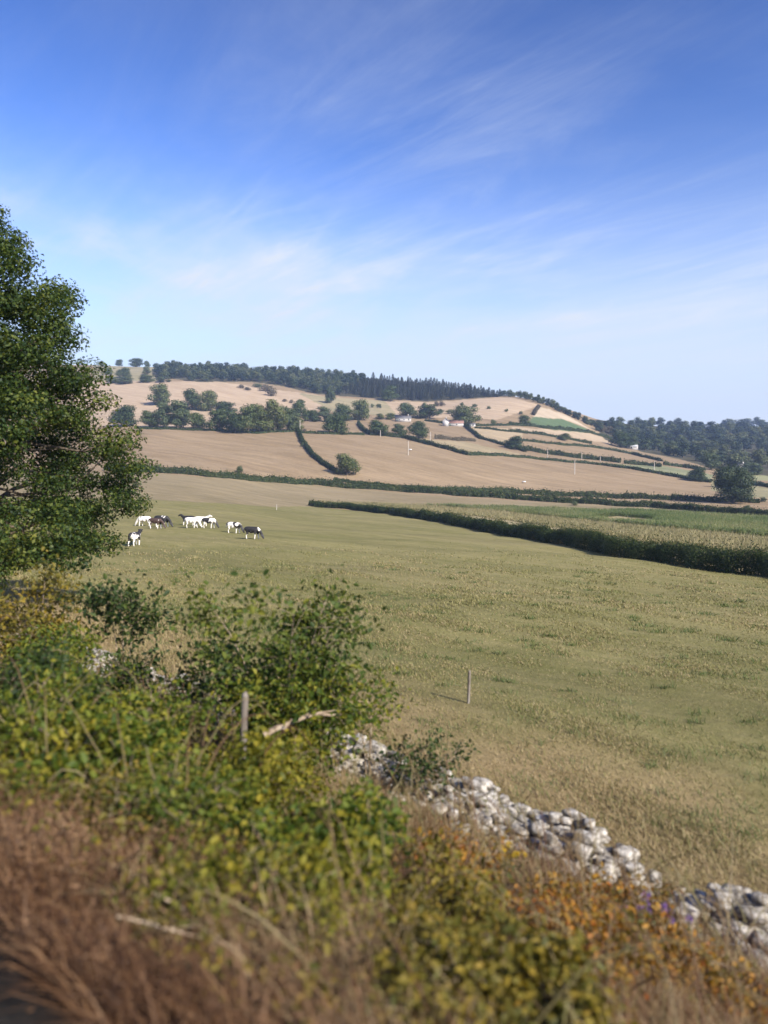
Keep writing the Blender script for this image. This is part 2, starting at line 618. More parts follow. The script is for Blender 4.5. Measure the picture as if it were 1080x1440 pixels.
mx = nd.new('ShaderNodeMix')
mx.data_type = 'RGBA'
ln.new(cl, mx.inputs['Factor'])
mx.inputs[7].default_value = (5.6, 6.1, 6.9, 1)
veil = nd.new('ShaderNodeMapRange')
veil.interpolation_type = 'SMOOTHERSTEP'
veil.inputs['From Min'].default_value = 0.45
veil.inputs['From Max'].default_value = -0.02
veil.inputs['To Max'].default_value = 0.97
ln.new(sx.outputs['Z'], veil.inputs['Value'])
mv = nd.new('ShaderNodeMix')
mv.data_type = 'RGBA'
ln.new(veil.outputs[0], mv.inputs['Factor'])
ln.new(hs.outputs[0], mv.inputs[6])
mv.inputs[7].default_value = (5.3, 5.8, 6.8, 1)
ln.new(mv.outputs[2], mx.inputs[6])
bg = nd.new('ShaderNodeBackground')
bg.inputs['Strength'].default_value = 0.081
ln.new(mx.outputs[2], bg.inputs['Color'])
wo = nd.new('ShaderNodeOutputWorld')
ln.new(bg.outputs[0], wo.inputs['Surface'])

scene.view_settings.view_transform = 'Standard'
scene.view_settings.look = 'None'
scene.view_settings.exposure = 0.8
scene.view_settings.gamma = 1.0
scene.view_settings.use_curve_mapping = False
try:
    scene.cycles.use_denoising = True
    scene.cycles.max_bounces = 6
    scene.cycles.diffuse_bounces = 3
    scene.cycles.glossy_bounces = 2
    scene.cycles.transmission_bounces = 3
    scene.cycles.volume_bounces = 0
    scene.cycles.caustics_reflective = False
    scene.cycles.caustics_refractive = False
except Exception:
    pass

# haze: even thin air round the whole valley
hm, nt2, nd2, ln2 = nodes_of('haze')
pv = nd2.new('ShaderNodeVolumePrincipled')
pv.inputs['Color'].default_value = (0.50, 0.66, 1.0, 1)
pv.inputs['Density'].default_value = 0.00016
pv.inputs['Anisotropy'].default_value = 0.0
ho = nd2.new('ShaderNodeOutputMaterial')
ln2.new(pv.outputs[0], ho.inputs['Volume'])
HAZE_MB = MB()


# ------------------------------------------------------------------ ground
def inpoly(u, v, poly):
    inside = np.zeros(u.shape, bool)
    n = len(poly)
    for i in range(n):
        x1, y1 = poly[i]
        x2, y2 = poly[(i + 1) % n]
        cnd = (y1 > v) != (y2 > v)
        with np.errstate(divide='ignore', invalid='ignore'):
            xi = (x2 - x1) * (v - y1) / (y2 - y1 + 1e-12) + x1
        inside ^= cnd & (u < xi)
    return inside


phis = np.concatenate([np.linspace(-PI, -0.62, 90)[:-1], np.linspace(-0.62, 0.62, 620), np.linspace(0.62, PI, 90)[1:-1]])
rs = np.exp(np.concatenate([np.linspace(math.log(0.8), math.log(150), 330)[:-1], np.linspace(math.log(150), math.log(1600), 380)[:-1], np.linspace(math.log(1600), math.log(2600), 30)]))
PH, RR = np.meshgrid(phis, rs, indexing='ij')
GX, GY = RR * np.sin(PH), RR * np.cos(PH)
GZ = H(GX, GY)
# beyond the last hills the land settles to a level plain
np_, nr_ = PH.shape
V = np.c_[GX.ravel(), GY.ravel(), GZ.ravel()]
V = np.concatenate([V, [[0, 0, hz(0.01, 0.01)]]])
ii, jj = np.meshgrid(np.arange(np_), np.arange(nr_ - 1), indexing='ij')
i2 = (ii + 1) % np_
quads = np.stack([ii * nr_ + jj, i2 * nr_ + jj, i2 * nr_ + jj + 1, ii * nr_ + jj + 1], -1).reshape(-1, 4)[:, ::-1]
k = np.arange(np_)
tri = np.stack([np.full(np_, np_ * nr_), ((k + 1) % np_) * nr_, k * nr_], 1)[:, ::-1]

VX, VY = V[:, 0], V[:, 1]
front = VY > 1.0
U, W = np.full(len(V), -9999.0), np.full(len(V), 9999.0)
U[front], W[front] = project(V[front])
# ragged field edges
jit = 1.2 * np.sin(VX * 0.21 + VY * 0.13) + 0.8 * np.sin(VX * 0.47 - VY * 0.31)
P_, Q_ = pq(VX, VY)
c1 = np.tile(np.array([.225, .158, .088]), (len(V), 1))
c2 = np.tile(np.array([.298, .217, .130]), (len(V), 1))


def zone(mask, a, b):
    c1[mask] = a
    c2[mask] = b


Wj = W + jit * 0.25
FIELDS = [
    # upper pastures and stubble of the hill
    ([(100, 536), (300, 536), (420, 552), (480, 560), (600, 566), (716, 558), (760, 570), (700, 590), (560, 585), (480, 575), (420, 592), (330, 600), (100, 600)], (.36, .26, .165), (.44, .33, .22)),
    ([(130, 500), (225, 500), (225, 536), (130, 536)], (.22, .19, .10), (.31, .26, .15)),
    ([(420, 553), (480, 560), (540, 563), (560, 585), (470, 580)], (.24, .21, .115), (.33, .27, .16)),
    ([(740, 596), (750, 586), (795, 590), (832, 607), (820, 609), (770, 603)], (.085, .125, .055), (.11, .15, .07)),
    ([(750, 586), (758, 571), (800, 585), (830, 604), (795, 590)], (.40, .31, .21), (.46, .37, .26)),
    ([(720, 600), (830, 609), (858, 618), (858, 624), (790, 613), (720, 606)], (.36, .27, .17), (.43, .33, .22)),
    ([(740, 644), (840, 652), (935, 655), (1005, 668), (997, 676), (933, 666), (880, 656), (833, 651)], (.17, .18, .095), (.23, .225, .125)),
    ([(660, 600), (735, 604), (735, 628), (690, 620)], (.33, .25, .15), (.40, .31, .19)),
    ([(590, 617), (660, 622), (735, 640), (655, 637), (585, 621)], (.25, .20, .11), (.34, .27, .16)),
    ([(1000, 672), (1100, 690), (1100, 700), (1060, 700), (1000, 690)], (.21, .19, .10), (.29, .25, .14)),
    ([(1005, 661), (1100, 668), (1100, 678), (1020, 672)], (.20, .20, .10), (.26, .25, .13)),
    # the old pasture field below the lane and the strip beside the maize
    ([(430, 681), (560, 693), (700, 703), (930, 714), (1100, 727), (1100, 733), (930, 722), (760, 716), (560, 713), (440, 711)], (.205, .16, .087), (.265, .207, .12)),
    ([(440, 711), (560, 713), (760, 716), (930, 722), (1100, 733), (1300, 750), (1300, 850), (1080, 808), (870, 778), (700, 748), (560, 722)], (.24, .19, .10), (.33, .27, .15)),
    ([(-400, 669), (190, 664), (440, 681), (440, 712), (390, 714), (211, 702), (-400, 690)], (.20, .158, .085), (.255, .20, .115)),
    ([(-400, 690), (211, 702), (390, 713), (440, 712), (560, 724), (700, 750), (870, 780), (1080, 810), (1400, 860), (1400, 20000), (-400, 20000)], (.152, .143, .051), (.230, .196, .087)),
]
for poly, a, b in FIELDS:
    m_ = inpoly(U, Wj, poly) & front
    zone(m_, a, b)
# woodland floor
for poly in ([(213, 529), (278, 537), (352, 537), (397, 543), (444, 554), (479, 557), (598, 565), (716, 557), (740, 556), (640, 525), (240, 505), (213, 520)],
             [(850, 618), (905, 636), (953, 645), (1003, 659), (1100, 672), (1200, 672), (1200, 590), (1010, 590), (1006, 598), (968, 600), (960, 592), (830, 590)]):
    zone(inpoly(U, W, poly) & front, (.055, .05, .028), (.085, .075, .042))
zone(~front | (np.abs(U - 540) > 1200), (.16, .15, .06), (.25, .21, .10))
# by the railway
pj = P_ + 0.5 * np.sin(Q_ * 0.9) + 0.3 * np.sin(Q_ * 2.3 + 1)
t = smooth(10.5, 15.0, pj)[:, None]
near = (pj < 17.5) & (pj > 8)
c1[near] = (c1 * t + np.array([.24, .175, .088]) * (1 - t))[near]
c2[near] = (c2 * t + np.array([.32, .24, .125]) * (1 - t))[near]
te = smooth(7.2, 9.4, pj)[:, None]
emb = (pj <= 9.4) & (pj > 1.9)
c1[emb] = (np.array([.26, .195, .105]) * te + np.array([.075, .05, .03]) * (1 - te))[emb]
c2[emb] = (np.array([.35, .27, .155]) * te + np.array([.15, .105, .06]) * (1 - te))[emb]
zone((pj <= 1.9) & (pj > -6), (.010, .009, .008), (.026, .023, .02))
gm, nt, nd, ln = nodes_of('land')
at1 = nd.new('ShaderNodeAttribute')
at1.attribute_name = 'field_colour'
at2 = nd.new('ShaderNodeAttribute')
at2.attribute_name = 'field_mottle'
tc = nd.new('ShaderNodeTexCoord')
mpa = nd.new('ShaderNodeMapping')
mpa.vector_type = 'TEXTURE'
mpa.inputs['Rotation'].default_value = (0, 0, -0.72)
mpa.inputs['Scale'].default_value = (3.2, 1.0, 1.0)
ln.new(tc.outputs['Object'], mpa.inputs['Vector'])
n1 = noise(nd, ln, 0.055, 8, 0.68, mpa.outputs[0], 0.4)
n2 = noise(nd, ln, 1.3, 8, 0.72, mpa.outputs[0], 0.5)
n3 = noise(nd, ln, 9.0, 5, 0.7, tc.outputs['Object'])
s1 = nd.new('ShaderNodeMath')
s1.operation = 'MULTIPLY_ADD'
ln.new(n1.outputs['Fac'], s1.inputs[0])
s1.inputs[1].default_value = 3.0
s1.inputs[2].default_value = -2.5
s2 = nd.new('ShaderNodeMath')
s2.operation = 'MULTIPLY_ADD'
ln.new(n2.outputs['Fac'], s2.inputs[0])
s2.inputs[1].default_value = 3.0
ln.new(s1.outputs[0], s2.inputs[2])
s3 = nd.new('ShaderNodeMath')
s3.operation = 'MULTIPLY_ADD'
ln.new(n3.outputs['Fac'], s3.inputs[0])
s3.inputs[1].default_value = 0.9
s3.inputs[2].default_value = -0.35
sadd = nd.new('ShaderNodeMath')
sadd.use_clamp = True
ln.new(s2.outputs[0], sadd.inputs[0])
ln.new(s3.outputs[0], sadd.inputs[1])
mxg = nd.new('ShaderNodeMix')
mxg.data_type = 'RGBA'
ln.new(sadd.outputs[0], mxg.inputs['Factor'])
ln.new(at1.outputs['Color'], mxg.inputs[6])
ln.new(at2.outputs['Color'], mxg.inputs[7])
# long mowing and grazing streaks
mpb = nd.new('ShaderNodeMapping')
mpb.vector_type = 'TEXTURE'
mpb.inputs['Rotation'].default_value = (0, 0, -0.60)
mpb.inputs['Scale'].default_value = (18.0, 1.0, 5.0)
ln.new(tc.outputs['Object'], mpb.inputs['Vector'])
n4 = noise(nd, ln, 0.30, 7, 0.7, mpb.outputs[0], 0.2)
r4 = ramp(nd, [(.30, (.78, .79, .78)), (.70, (1.18, 1.17, 1.15))])
ln.new(n4.outputs['Fac'], r4.inputs[0])
mul = nd.new('ShaderNodeMix')
mul.data_type = 'RGBA'
mul.blend_type = 'MULTIPLY'
mul.inputs['Factor'].default_value = 1
ln.new(mxg.outputs[2], mul.inputs[6])
ln.new(r4.outputs[0], mul.inputs[7])
bs = nd.new('ShaderNodeBsdfPrincipled')
bs.inputs['Roughness'].default_value = 0.95
bs.inputs['Specular IOR Level'].default_value = 0.08
ln.new(mul.outputs[2], bs.inputs['Base Color'])
bp = nd.new('ShaderNodeBump')
bp.inputs['Strength'].default_value = 0.9
bp.inputs['Distance'].default_value = 0.09
nb = noise(nd, ln, 2.2, 8, 0.75, tc.outputs['Object'])
ln.new(nb.outputs['Fac'], bp.inputs['Height'])
ln.new(bp.outputs[0], bs.inputs['Normal'])
go = nd.new('ShaderNodeOutputMaterial')
ln.new(bs.outputs[0], go.inputs[0])
far_ = (W < 665) & front
c1[far_] *= .92
c2[far_] *= .92
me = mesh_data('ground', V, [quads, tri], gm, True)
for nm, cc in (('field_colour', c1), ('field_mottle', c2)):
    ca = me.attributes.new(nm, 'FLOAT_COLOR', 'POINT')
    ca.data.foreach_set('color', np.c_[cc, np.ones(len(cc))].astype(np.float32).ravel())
tag(link('ground', me), 'rolling farmland of pasture and dry stubble fields', kind='structure')

hz_lo = float(V[:, 2].min()) - 1.0
hz_hi = max(float(V[:, 2].max()), 0) + 30.0
HAZE_MB.box((0, 0, (hz_lo + hz_hi) / 2), (5300, 5300, hz_hi - hz_lo))
tag(HAZE_MB.build('haze', hm), 'thin blue summer haze filling the valley', kind='stuff')
print('haze', hz_lo, hz_hi)
# ------------------------------------------------------------------ trees and woods
def tree_crown(rng, h, r, base, n, leaf, lobes=14, squash=0.75):
    """leaf clumps gathered in uneven lobes; returns V, F"""
    C, S = [], []
    for i in range(lobes):
        a = rng.uniform(0, 2 * PI)
        f = (i + 0.5) / lobes
        z = base + (h - base) * (0.10 + 0.80 * f)
        prof = math.sin(PI * (0.26 + 0.64 * f)) ** 0.7
        rr = r * prof * rng.uniform(0.35, 0.68)
        C.append((rr * math.cos(a), rr * math.sin(a), z))
        S.append(r * rng.uniform(0.36, 0.56) * (0.75 + 0.35 * prof))
    C.append((0, 0, base + (h - base) * 0.5))
    S.append(r * 0.6)
    C, S = np.array(C), np.array(S)
    k = rng.choice(len(C), n, p=S ** 2 / (S ** 2).sum())
    D = unit(n, rng)
    rad = S[k] * rng.uniform(0.25, 1.0, n) ** 0.45 * (1 + 0.16 * rng.normal(size=n))
    P = C[k] + D * rad[:, None] * np.array([1, 1, squash])
    P[:, 2] = np.clip(P[:, 2], base * 0.7, h * 1.03)
    return leaves(P, leaf * rng.uniform(0.6, 1.3, n), rng, up=0.3, aspect=0.75, out=D * 2.2)


def trunk_shape(mb, rng, h, r, base, tr, m=0):
    lean = rng.normal(0, 0.03 * h, 2)
    top = np.array([lean[0], lean[1], base + (h - base) * 0.45])
    mid = np.array([lean[0] * .4, lean[1] * .4, base])
    mb.tube([(0, 0, -0.5), (0, 0, .25), mid, top], [tr * 1.5, tr * 1.05, tr * .85, tr * .4], 7, m)
    for i in range(5):
        a = i * 1.26 + rng.uniform(0, .6)
        e = np.array([math.cos(a) * r * .55, math.sin(a) * r * .55, base + (h - base) * rng.uniform(.3, .7)])
        s = mid * (1 - .3 * i / 5) + top * (.3 * i / 5)
        mb.tube([s, (s + e) / 2 + (0, 0, .3), e], [tr * .5, tr * .3, tr * .1], 5, m)


PROTO = []
for i, (h, r, b, kind, lob) in enumerate([(12, 5.6, .5, 'tree_leaf', 15), (12, 5.0, .3, 'tree_leaf', 13), (12, 5.8, .8, 'tree_leaf', 18),
                                          (12, 5.2, .3, 'olive_leaf', 14)]):
    rng = np.random.default_rng(100 + i)
    Vc, Fc = tree_crown(rng, h, r, b, 4200, 0.66, lob)
    mb = MB()
    trunk_shape(mb, rng, h, r, max(b, 1.2), 0.38)
    PROTO.append((h, 2 * r * .98, mesh_data('tree_crown', Vc, [Fc], M[kind]), mb.data('tree_trunk', M['bark'], True)))

FARP = []
for i, (h, r, b, lob) in enumerate([(12, 5.2, 1.2, 12), (12, 4.8, 1.6, 10), (12, 5.6, .8, 14), (12, 4.6, 1.2, 11)]):
    rng = np.random.default_rng(140 + i)
    Vc, Fc = tree_crown(rng, h, r, b, 1500, 0.85, lob)
    mb = MB()
    mb.add(Vc, Fc, 0)
    mb.tube([(0, 0, -.5), (0, 0, b), (.2, 0, h * .5)], [.45, .35, .15], 5, 1)
    FARP.append((h, 2 * r, mb.data('wood_tree', [M['wood_leaf'], M['bark']])))
CONP = []
for i in range(4):
    rng = np.random.default_rng(170 + i)
    h, r = 15.0, 2.5 + .2 * i
    n = 1000
    f = rng.uniform(0.05, 1, n) ** 0.8
    tier = np.floor(f * 14) / 14
    f = 0.75 * f + 0.25 * tier
    rr = r * (1.02 - f) ** .65 * rng.uniform(.35, 1.05, n)
    a = rng.uniform(0, 2 * PI, n)
    P = np.c_[rr * np.cos(a), rr * np.sin(a), f * h - 0.12 * rr]
    Vc, Fc = leaves(P, .75 * rng.uniform(.6, 1.2, n) * (1.15 - .5 * f), rng, .6, .6, out=np.c_[np.cos(a), np.sin(a), 0 * a + .4] * 1.5)
    mb = MB()
    mb.add(Vc, Fc, 0)
    mb.tube([(0, 0, -.5), (0, 0, h * .5), (0, 0, h)], [.22, .15, .02], 5, 1)
    CONP.append((h, 2 * r, mb.data('conifer', [M['needle'], M['bark']])))

_tk = [0]


def put_tree(name, label, cat, u, v, hp, wp, group=None, kind=None):
    """a tree (> trunk, crown) standing on the ground seen at (u, v), hp by wp pixels in size"""
    P = ground(u, v)
    d = math.hypot(P[1], P[2])
    _tk[0] += 1
    i = kind if kind is not None else _tk[0] % 3
    h0, w0, cr, tk = PROTO[i]
    rot = (_tk[0] * 2.4) % (2 * PI)
    o = thing(name, label, cat, (P[0], P[1], P[2] - .05), rot, group)
    sz, sx = 1.05 * hp * d / F / h0, 1.15 * wp * d / F / w0
    o.scale = (sx, sx, sz)
    link('crown', cr, o)
    link('trunk', tk, o)
    return o


FT = 'trees along the foot of the hill field'
for a in [
    (225, 570, 29, 27, 'tall round tree standing free above the tree belt, its shadow on the stubble'),
    (174, 600, 28, 36, 'dark low tree at the oak end of the tree belt'),
    (210, 601, 22, 26, 'small dull green tree behind the dark tree at the belt end'),
    (231, 601, 34, 24, 'pale feathery tree rising below the free standing round tree'),
    (250, 602, 36, 34, 'broad mid green tree in the belt right of the pale feathery one'),
    (269, 577, 28, 26, 'left one of the two dark trees on the stubble above the belt'),
    (293, 578, 28, 25, 'right one of the two dark trees on the stubble above the belt'),
    (278, 603, 21, 27, 'small bushy tree below the pair of dark trees'),
    (308, 606, 29, 30, 'rounded green tree near the telegraph pole in the belt'),
    (316, 583, 18, 28, 'low spreading tree touching the right dark tree above the belt'),
    (331, 609, 29, 27, 'dark green tree in the middle of the belt'),
    (349, 609, 38, 30, 'tallest dark tree in the middle of the belt'),
    (367, 608, 38, 30, 'tall tree right of the tallest dark belt tree'),
    (386, 608, 42, 31, 'highest tree at the right part of the belt'),
    (403, 607, 33, 29, 'yellowish green tree near the hedge end of the belt'),
    (416, 606, 20, 20, 'small brownish tree at the hedge corner of the belt'),
    (418, 590, 23, 21, 'dark tree behind the small brownish corner tree'),
    (433, 592, 15, 17, 'little tree beyond the hedge corner'),
    (441, 593, 16, 15, 'slender little tree between the corner and the farm trees'),
    (456, 593, 20, 23, 'grey green round tree left of the farm trees'),
    (482, 592, 23, 24, 'broad tree of the farm group beside the tallest one'),
    (506, 591, 28, 25, 'tallest tree of the group left of the farmhouse'),
    (472, 610, 25, 33, 'dark spreading tree alone on the low hedge of the tan field'),
    (530, 612, 20, 27, 'spreading tree where the diagonal hedge meets the field hedge'),
    (561, 614, 17, 19, 'dull olive tree left of the round dark one on the hedge'),
    (589, 616, 22, 26, 'round dark tree on the hedge beside a telegraph pole'),
    (534, 590, 8, 11, 'small round bush tree left of the farm roof'),
    (549, 590, 9, 12, 'dark low tree right against the farm roof'),
    (573, 587, 19, 26, 'tree standing behind the farm roof'),
    (601, 589, 19, 30, 'dark wide tree right of the farm roof'),
    (654, 597, 26, 37, 'large dark tree standing over the red roofed barn'),
    (488, 668, 28, 34, 'bushy dark tree at the lower end of the long diagonal hedge'),
    (724, 632, 18, 25, 'round dark tree on the hedge of the narrow fields'),
    (738, 598, 14, 16, 'small tree at the corner of the dark green field'),
    (464, 567, 19, 13, 'slim tree in front of the hilltop wood with a long shadow'),
    (549, 564, 21, 21, 'dark broadleaf tree before the foot of the conifers'),
    (423, 572, 10, 11, 'lone small tree on the slope below the hilltop wood'),
    (793, 619, 9, 17, 'low bush tree on the strip below the dark green field'),
    (873, 629, 21, 26, 'broad tree at the end of the hill beside the valley wood'),
    (889, 631, 17, 22, 'olive green tree beside the pale shed roof'),
    (980, 677, 19, 26, 'thin open tree on the lane hedge left of the big dark oak'),
    (1018, 686, 20, 22, 'greyish tree behind the big dark oak on its field side'),
]:
    put_tree('field_tree', a[4], 'tree', *a[:4], group=None, kind=3 if ('pale' in a[4] or 'olive' in a[4] or 'grey' in a[4] or 'yellow' in a[4]) else None)
for a in [
    (152, 527, 10, 12, 'small dark tree by the oak on the upper left pasture'),
    (174, 531, 13, 20, 'largest round tree on the upper left pasture'),
    (157, 539, 9, 19, 'wide low tree at the lower edge of the upper left pasture'),
    (175, 540, 10, 21, 'wide tree right beside the lowest one on the left pasture'),
    (143, 516, 8, 8, 'tiny tree nearest the oak on the left skyline'),
    (168, 512, 9, 11, 'thin pale tree on the left skyline'),
    (192, 516, 12, 17, 'leaning dark tree on the left skyline'),
    (207, 515, 8, 8, 'little upright tree right of the leaning skyline tree'),
    (206, 527, 11, 10, 'narrow tree between the left skyline and the wood corner'),
    (206, 538, 11, 19, 'low spreading tree by the corner of the hilltop wood'),
    (231, 538, 14, 18, 'grey green tree in front of the corner of the hilltop wood'),
]:
    put_tree('hill_tree', a[4], 'tree', *a[:4], kind=3 if 'grey' in a[4] or 'pale' in a[4] else None)

# the big dark oak by the lane, and its denser crown
rng = np.random.default_rng(61)
Vc, Fc = tree_crown(rng, 14, 7.2, 1.4, 15000, 0.5, 24, .7)
mb = MB()
trunk_shape(mb, rng, 14, 7.2, 2.4, .6)
P = ground(1031, 708)
d = P[1]
big = thing('oak_tree', 'big dark spreading oak alone on the lane hedge in the valley', 'tree', P, 1.0)
s_ = 54 * d / F / 14
big.scale = (s_ * 1.02, s_ * 1.02, s_)
link('crown', mesh_data('lane_oak_crown', Vc, [Fc], M['wood_leaf']), big)
mb.build('trunk', M['bark'], big, True)

# scrub bushes
SCRUB = []
for i, kd in enumerate(['tree_leaf', 'scrub_leaf', 'olive_leaf']):
    rng = np.random.default_rng(200 + i)
    Vc, Fc = tree_crown(rng, 3.0, 2.2, .2, 800, 0.36, 8)
    mb = MB()
    mb.add(Vc, Fc, 0)
    for q in range(4):
        mb.tube([(0, 0, -.2), (rng.normal(0, .5), rng.normal(0, .5), 1.8)], [.08, .03], 4, 1)
    SCRUB.append((3.0, 4.4, mb.data('scrub_bush', [M[kd], M['bark']])))
for n_, (u, v, hp, wp, kd, lb) in enumerate([
    (338, 546, 5, 12, 1, 'brown scrub bush on the tan slope left of the scrub bank'),
    (349, 549, 5, 12, 1, 'second brown scrub bush of the pair on the tan slope'),
    (362, 545, 6, 16, 2, 'upper olive bush of the scrub bank under the wood'),
    (371, 550, 9, 18, 1, 'middle bush of the scrub bank under the wood'),
    (382, 557, 14, 20, 1, 'biggest brown bush at the lower end of the scrub bank'),
    (401, 565, 4, 9, 1, 'small brown bush right of the scrub bank'),
    (409, 567, 5, 8, 1, 'small brown bush close to the lone tree on the slope'),
    (524, 573, 5, 7, 0, 'small bush on the pasture below the conifers'),
    (533, 574, 6, 9, 0, 'larger bush of the two on the pasture below the conifers'),
    (596, 571, 5, 9, 0, 'dark bush at the foot of the conifers'),
    (613, 571, 7, 9, 1, 'brownish bush of a pair at the foot of the conifers'),
    (622, 571, 7, 11, 1, 'wider brownish bush of a pair at the foot of the conifers'),
    (649, 571, 5, 8, 0, 'round bush in the bare field right of the brownish pair'),
    (667, 573, 5, 9, 0, 'flat topped bush in the upper bare field'),
    (688, 575, 4, 8, 0, 'bush halfway down the line in the upper bare field'),
    (712, 579, 4, 7, 0, 'small bush near the right end of the bare field line'),
    (732, 583, 5, 7, 0, 'last bush of the line in the upper bare field'),
    (620, 581, 6, 14, 0, 'long low bush above the farm trees'),
    (634, 582, 6, 16, 0, 'long low bush joining the one above the farm trees'),
    (672, 592, 7, 12, 1, 'reddish brown bush right of the large farm tree'),
    (694, 597, 7, 10, 0, 'dark bush at the farm lane beyond the white shed'),
    (622, 617, 6, 13, 1, 'brown bush on the hedge in the middle of the hill fields'),
    (428, 609, 6, 10, 1, 'brown bush by the telegraph pole at the hedge corner'),
    (426, 628, 6, 6, 2, 'small olive bush beside the long diagonal hedge'),
    (830, 700, 7, 13, 0, 'round bush standing out of the lane hedge'),
    (808, 711, 7, 10, 2, 'yellowish bush between the two lane hedges'),
    (1073, 706, 7, 10, 0, 'last bush at the right end of the lane hedge'),
    (1050, 717, 7, 13, 2, 'pale green bush below the big dark oak'),
    (858, 611, 11, 20, 1, 'brownish bush at the end of the hill above the strip'),
    (845, 607, 9, 16, 1, 'brownish bush beside the end of the hill'),
    (826, 597, 7, 12, 2, 'olive bush low on the hill end'),
    (336, 664, 9, 14, 2, 'green bush on the left field hedge'),
    (213, 664, 8, 24, 0, 'bulky bush at the oak end of the left field hedge'),
]):
    P = ground(u, v)
    h0, w0, dm = SCRUB[kd]
    o = link('bush', dm, None, (P[0], P[1], P[2] - .1), n_ * 1.9)
    d = P[1]
    o.scale = (wp * d / F / w0, wp * d / F / w0, hp * d / F / h0)
    tag(o, lb, 'bush')


def scatter_poly(poly, rng, step):
    """points spread on the ground inside an outline drawn on the photograph, about step(v) pixels apart"""
    us, vs = [p[0] for p in poly], [p[1] for p in poly]
    out = []
    v = min(vs)
    while v < max(vs):
        sx_, sy_ = step(v)
        u = min(us) + rng.uniform(0, sx_)
        while u < max(us):
            q = (u + rng.normal(0, sx_ * .18), v + rng.normal(0, sy_ * .22))
            if inpoly(np.array([q[0]]), np.array([q[1]]), poly)[0]:
                out.append(q)
            u += sx_
        v += sy_
    return out


def forest(pts, protos, name, label, cat, group, rng, hm, wm=None, lo=.78, hi=1.3):
    for (u, v) in pts:
        P = ground(u, v)
        h0, w0, dm = protos[rng.integers(len(protos))]
        o = link(name, dm, None, (P[0], P[1], P[2] - .2), rng.uniform(0, 6.28))
        s1 = hm(u, v, P) / h0 * rng.uniform(lo, hi)
        s2 = (wm(u, v, P) / w0 if wm else s1) * rng.uniform(.8, 1.25)
        o.scale = (s2, s2, s1)
        tag(o, label, cat, group)
    print(name, len(pts))


rng = np.random.default_rng(31)
BROAD = [(216, 527), (222, 521), (240, 518.5), (330, 521.5), (430, 528), (503, 533.5), (520, 540), (480, 556), (447, 554), (400, 542.5), (352, 536.5), (278, 536.5), (222, 535)]
forest(scatter_poly(BROAD, rng, lambda v: (6.6, 4.4)), FARP, 'broadleaf_tree', 'leafy tree of the dark broadleaf wood on the hilltop', 'tree', 'broadleaf trees of the hilltop wood', rng,
       lambda u, v, P: 12.5 * P[1] / F, lambda u, v, P: 13 * P[1] / F, .92, 1.08)
CON = [(482, 556), (522, 539), (600, 544.5), (650, 550), (704, 556), (716, 556.5), (700, 559), (640, 562), (598, 565), (540, 561)]
forest(scatter_poly(CON, rng, lambda v: (4.0, 3.9)), CONP, 'conifer', 'conifer of the plantation on the hill crest', 'tree', 'conifers of the hill crest plantation', rng,
       lambda u, v, P: (14.5 if u < 620 else 14.5 - 5 * (u - 620) / 95) * P[1] / F, lambda u, v, P: 9.0 * P[1] / F, .85, 1.1)
# thin row running down the right end of the crest
ROW = []
for t in np.linspace(0, 1, 34):
    uu = 706 + t * 138
    vv = np.interp(uu, [706, 740, 770, 800, 822, 845], [556, 561, 570.5, 584, 595, 604])
    ROW.append((uu + rng.normal(0, 1), vv + rng.normal(0, .4)))
forest(ROW, FARP, 'ridge_tree', 'small tree of the row running down the ridge end', 'tree', 'row of trees down the end of the ridge', rng,
       lambda u, v, P: 9.0 * P[1] / F, lambda u, v, P: 9.5 * P[1] / F)
WOOD = [(836, 606), (836, 597), (900, 596.5), (960, 597), (968, 603), (1003, 602), (1008, 595), (1100, 600), (1100, 668), (1075, 668), (1040, 664), (1003, 655), (953, 642), (905, 633), (868, 620)]
hole = [(1046, 640), (1074, 640), (1074, 652), (1046, 652)]
pts = [p for p in scatter_poly(WOOD, rng, lambda v: (10.5 + (v - 596) * .14, 5.6 + (v - 596) * .06)) if not inpoly(np.array([p[0]]), np.array([p[1]]), hole)[0]]
forest(pts, FARP, 'woodland_tree', 'tree of the dense dark wood on the far valley side', 'tree', 'trees of the valley side wood', rng,
       lambda u, v, P: (11 + (v - 596) * .17) * P[1] / F, lambda u, v, P: (14.5 + (v - 596) * .2) * P[1] / F)
for n_, (u, v, hp, wp, lb) in enumerate([
    (925, 634, 16, 17, 'pale green tree at the front of the valley wood near the shed roof'),
    (942, 640, 18, 20, 'yellowish round tree at the front of the valley wood'),
    (1000, 660, 22, 24, 'olive tree at the front of the valley wood left of the big oak'),
    (1062, 668, 16, 20, 'pale tree at the field edge right behind the big oak'),
    (1050, 664, 13, 14, 'brownish small tree by the field gap behind the big oak'),
]):
    put_tree('edge_tree', lb, 'tree', u, v, hp, wp, kind=3)


